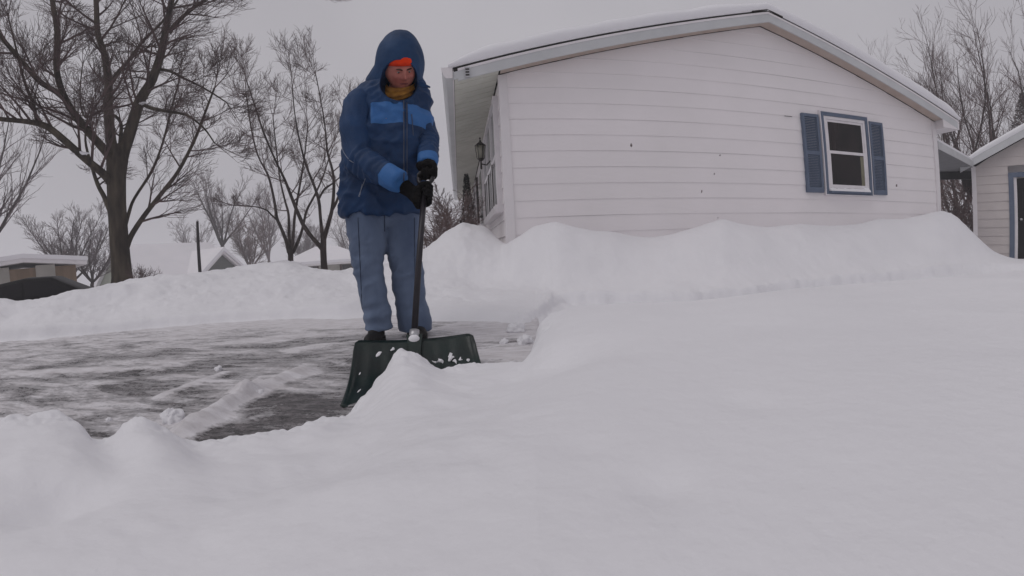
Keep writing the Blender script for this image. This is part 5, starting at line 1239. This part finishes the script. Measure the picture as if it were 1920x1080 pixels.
mb = MB(); mb.tube([grip - ax * 0.11, grip - ax * 0.075 + gx_ * 0.015, grip - ax * 0.045 + gx_ * 0.036, grip + gx_ * 0.040, grip + ax * 0.012 + gx_ * 0.032, grip + ax * 0.014, grip + ax * 0.012 - gx_ * 0.032, grip - gx_ * 0.040, grip - ax * 0.045 - gx_ * 0.036, grip - ax * 0.075 - gx_ * 0.015, grip - ax * 0.11], 0.0115, 8)
mb.build('hand_grip', M['handle'], shovel, True)
# snow stuck on the blade
r = random.Random(2)
bb = BVHTree.FromPolygons([v[:] for v in grid], [(i * nn_ + j, (i + 1) * nn_ + j, (i + 1) * nn_ + j + 1, i * nn_ + j + 1) for i in range(nu_) for j in range(nv_)])
for (px, py, a, b_) in ((850, 664, 0.014, 0.046), (858, 676, 0.016, 0.02), (711, 663, 0.008, 0.026), (738, 653, 0.007, 0.022), (676, 700, 0.004, 0.030), (822, 678, 0.030, 0.008), (878, 676, 0.010, 0.014), (672, 735, 0.004, 0.02)):
    d = ray(px, py); h = bb.ray_cast(Vector((0, 0, 0)), d)[0]
    if h is None: continue
    q = Vector((-0.3, 0, 1)); mb = MB(); sx = (exn + dn * 0.0).normalized(); mb.ball(h, (a, 0.004, b_), 12, sx, nrm, (dn - exn * 0.35).normalized())
    mb.v = [tuple(Vector(v) + Vector((mnoise.noise(Vector(v) * 60), mnoise.noise(Vector(v) * 60 + Vector((9, 0, 0))), mnoise.noise(Vector(v) * 60 + Vector((0, 9, 0))))) * a * 0.9) for v in mb.v]
    mb.build('stuck_snow', M['snow'], bl, True)

# ------------------------------------------------------------ gloves (five fingers each, closed round the shaft and the grip)
def glove(J, c, axis, into, label_part, curl=1):
    """c: centre of the held bar, axis: its direction (index finger end first), into: from bar towards the palm"""
    mb = MB(); axis = axis.normalized(); into = (into - axis * into.dot(axis)).normalized(); tz = axis.cross(into) * curl
    palm = c + into * 0.034
    for k in (-0.032, -0.011, 0.011, 0.032): cap(mb, palm + axis * k - tz * 0.018, palm + axis * k * 0.95 + tz * 0.030, 0.023, 0.021, 8)
    lens = (0.95, 1.05, 1.0, 0.82)
    for k in range(4):
        o_ = c + axis * (0.037 - 0.0245 * k); R_ = 0.032; pts = []
        for a in (62, 105, 150, 200, 250):
            a_ = R(a * lens[k] * 0.98); pts.append(o_ + into * (R_ * math.cos(a_)) + tz * (R_ * math.sin(a_)) + axis * 0.002 * k)
        rad = [0.0155, 0.015, 0.0142, 0.0135, 0.012]
        for i in range(4): cap(mb, pts[i], pts[i + 1], rad[i] * (1 if k < 3 else .9), rad[i + 1] * (1 if k < 3 else .9), 8)
    th = [palm + axis * 0.020 - tz * 0.024, c + axis * 0.052 - tz * 0.034 + into * 0.01, c + axis * 0.060 - tz * 0.030 - into * 0.02, c + axis * 0.050 - tz * 0.008 - into * 0.036]
    for i in range(3): cap(mb, th[i], th[i + 1], 0.0155 - 0.0015 * i, 0.0145 - 0.0015 * i, 8)
    w_ = J['wr']; cap(mb, palm + into * 0.004, palm.lerp(w_, 0.7), 0.036, 0.034, 12); cap(mb, palm.lerp(w_, 0.5), J['el'].lerp(w_, 0.80), 0.036, 0.047, 12)
    return mesh_obj('glove', remesh(mb, 0.0042, 2, 'glove'), M['glove'], person, True)
low = sock.lerp(grip, 0.835)
JR['wr'] = at(757, 347, 2.36); JL['wr'] = at(803, 306, 2.43)
glove(JR, low, ax, (JR['wr'] - low), 'r', -1)
glove(JL, grip + ax * 0.014, gx_, (ax * 0.7 + (JL['wr'] - grip)).normalized(), 'l', -1)

# ------------------------------------------------------------ small flecks in the air in front of the wall
fleckm = mat('fleck', (0.20, 0.17, 0.17), 0.9)
for i, (px, py, a, b_) in enumerate([(1184, 272, 2.2, 9), (1350, 291, 2.2, 3), (1339, 326, 2.0, 4), (1316, 359, 1.8, 6), (1681, 349, 1.6, 7), (1346, 408, 1.5, 3), (724, 222, 1.6, 1.6)]):
    d = 4.6 if px > 900 else 2.2; c = at(px, py, d); k = d / 853 / 2; mb = MB(); n = 6; r = random.Random(i)
    for q in range(3):
        v = Vector((r.gauss(0, .4), 0, r.gauss(0, 1))).normalized(); mb.ball(c + v * k * b_ * .3, (k * a, k * a, k * b_ * .7), 5, SD, VD, (UP + SD * 0.25).normalized())
    tag(mb.build('wind_blown_fleck', fleckm, None, True), ['slanted long dark fleck in the air before the middle of the wall', 'round dark fleck in the air left of the window shutters', 'dark fleck just below the round one before the wall', 'lowest long dark fleck in the air left of the window', 'long dark fleck in the air right of the window', 'tiny dark fleck just above the snow bank along the wall', 'tiny pale fleck in the air before the blue jacket chest'][i], 'fleck', 'flecks in the air')

# ------------------------------------------------------------ haze of fine falling snow
hz = MB(); hz.box((0, 0, 6.5), (320, 320, 11.2))
hm = bpy.data.materials.new('haze'); hm.use_nodes = True; hn = hm.node_tree; hn.nodes.clear()
hv_ = hn.nodes.new('ShaderNodeVolumePrincipled'); hv_.inputs['Color'].default_value = (0.98, 0.98, 1.0, 1); hv_.inputs['Density'].default_value = 0.0034
hout = hn.nodes.new('ShaderNodeOutputMaterial'); hn.links.new(hv_.outputs[0], hout.inputs['Volume'])
haze = hz.build('haze', hm); haze['kind'] = 'stuff'; haze['label'] = 'thin pale haze of fine snow in the air'
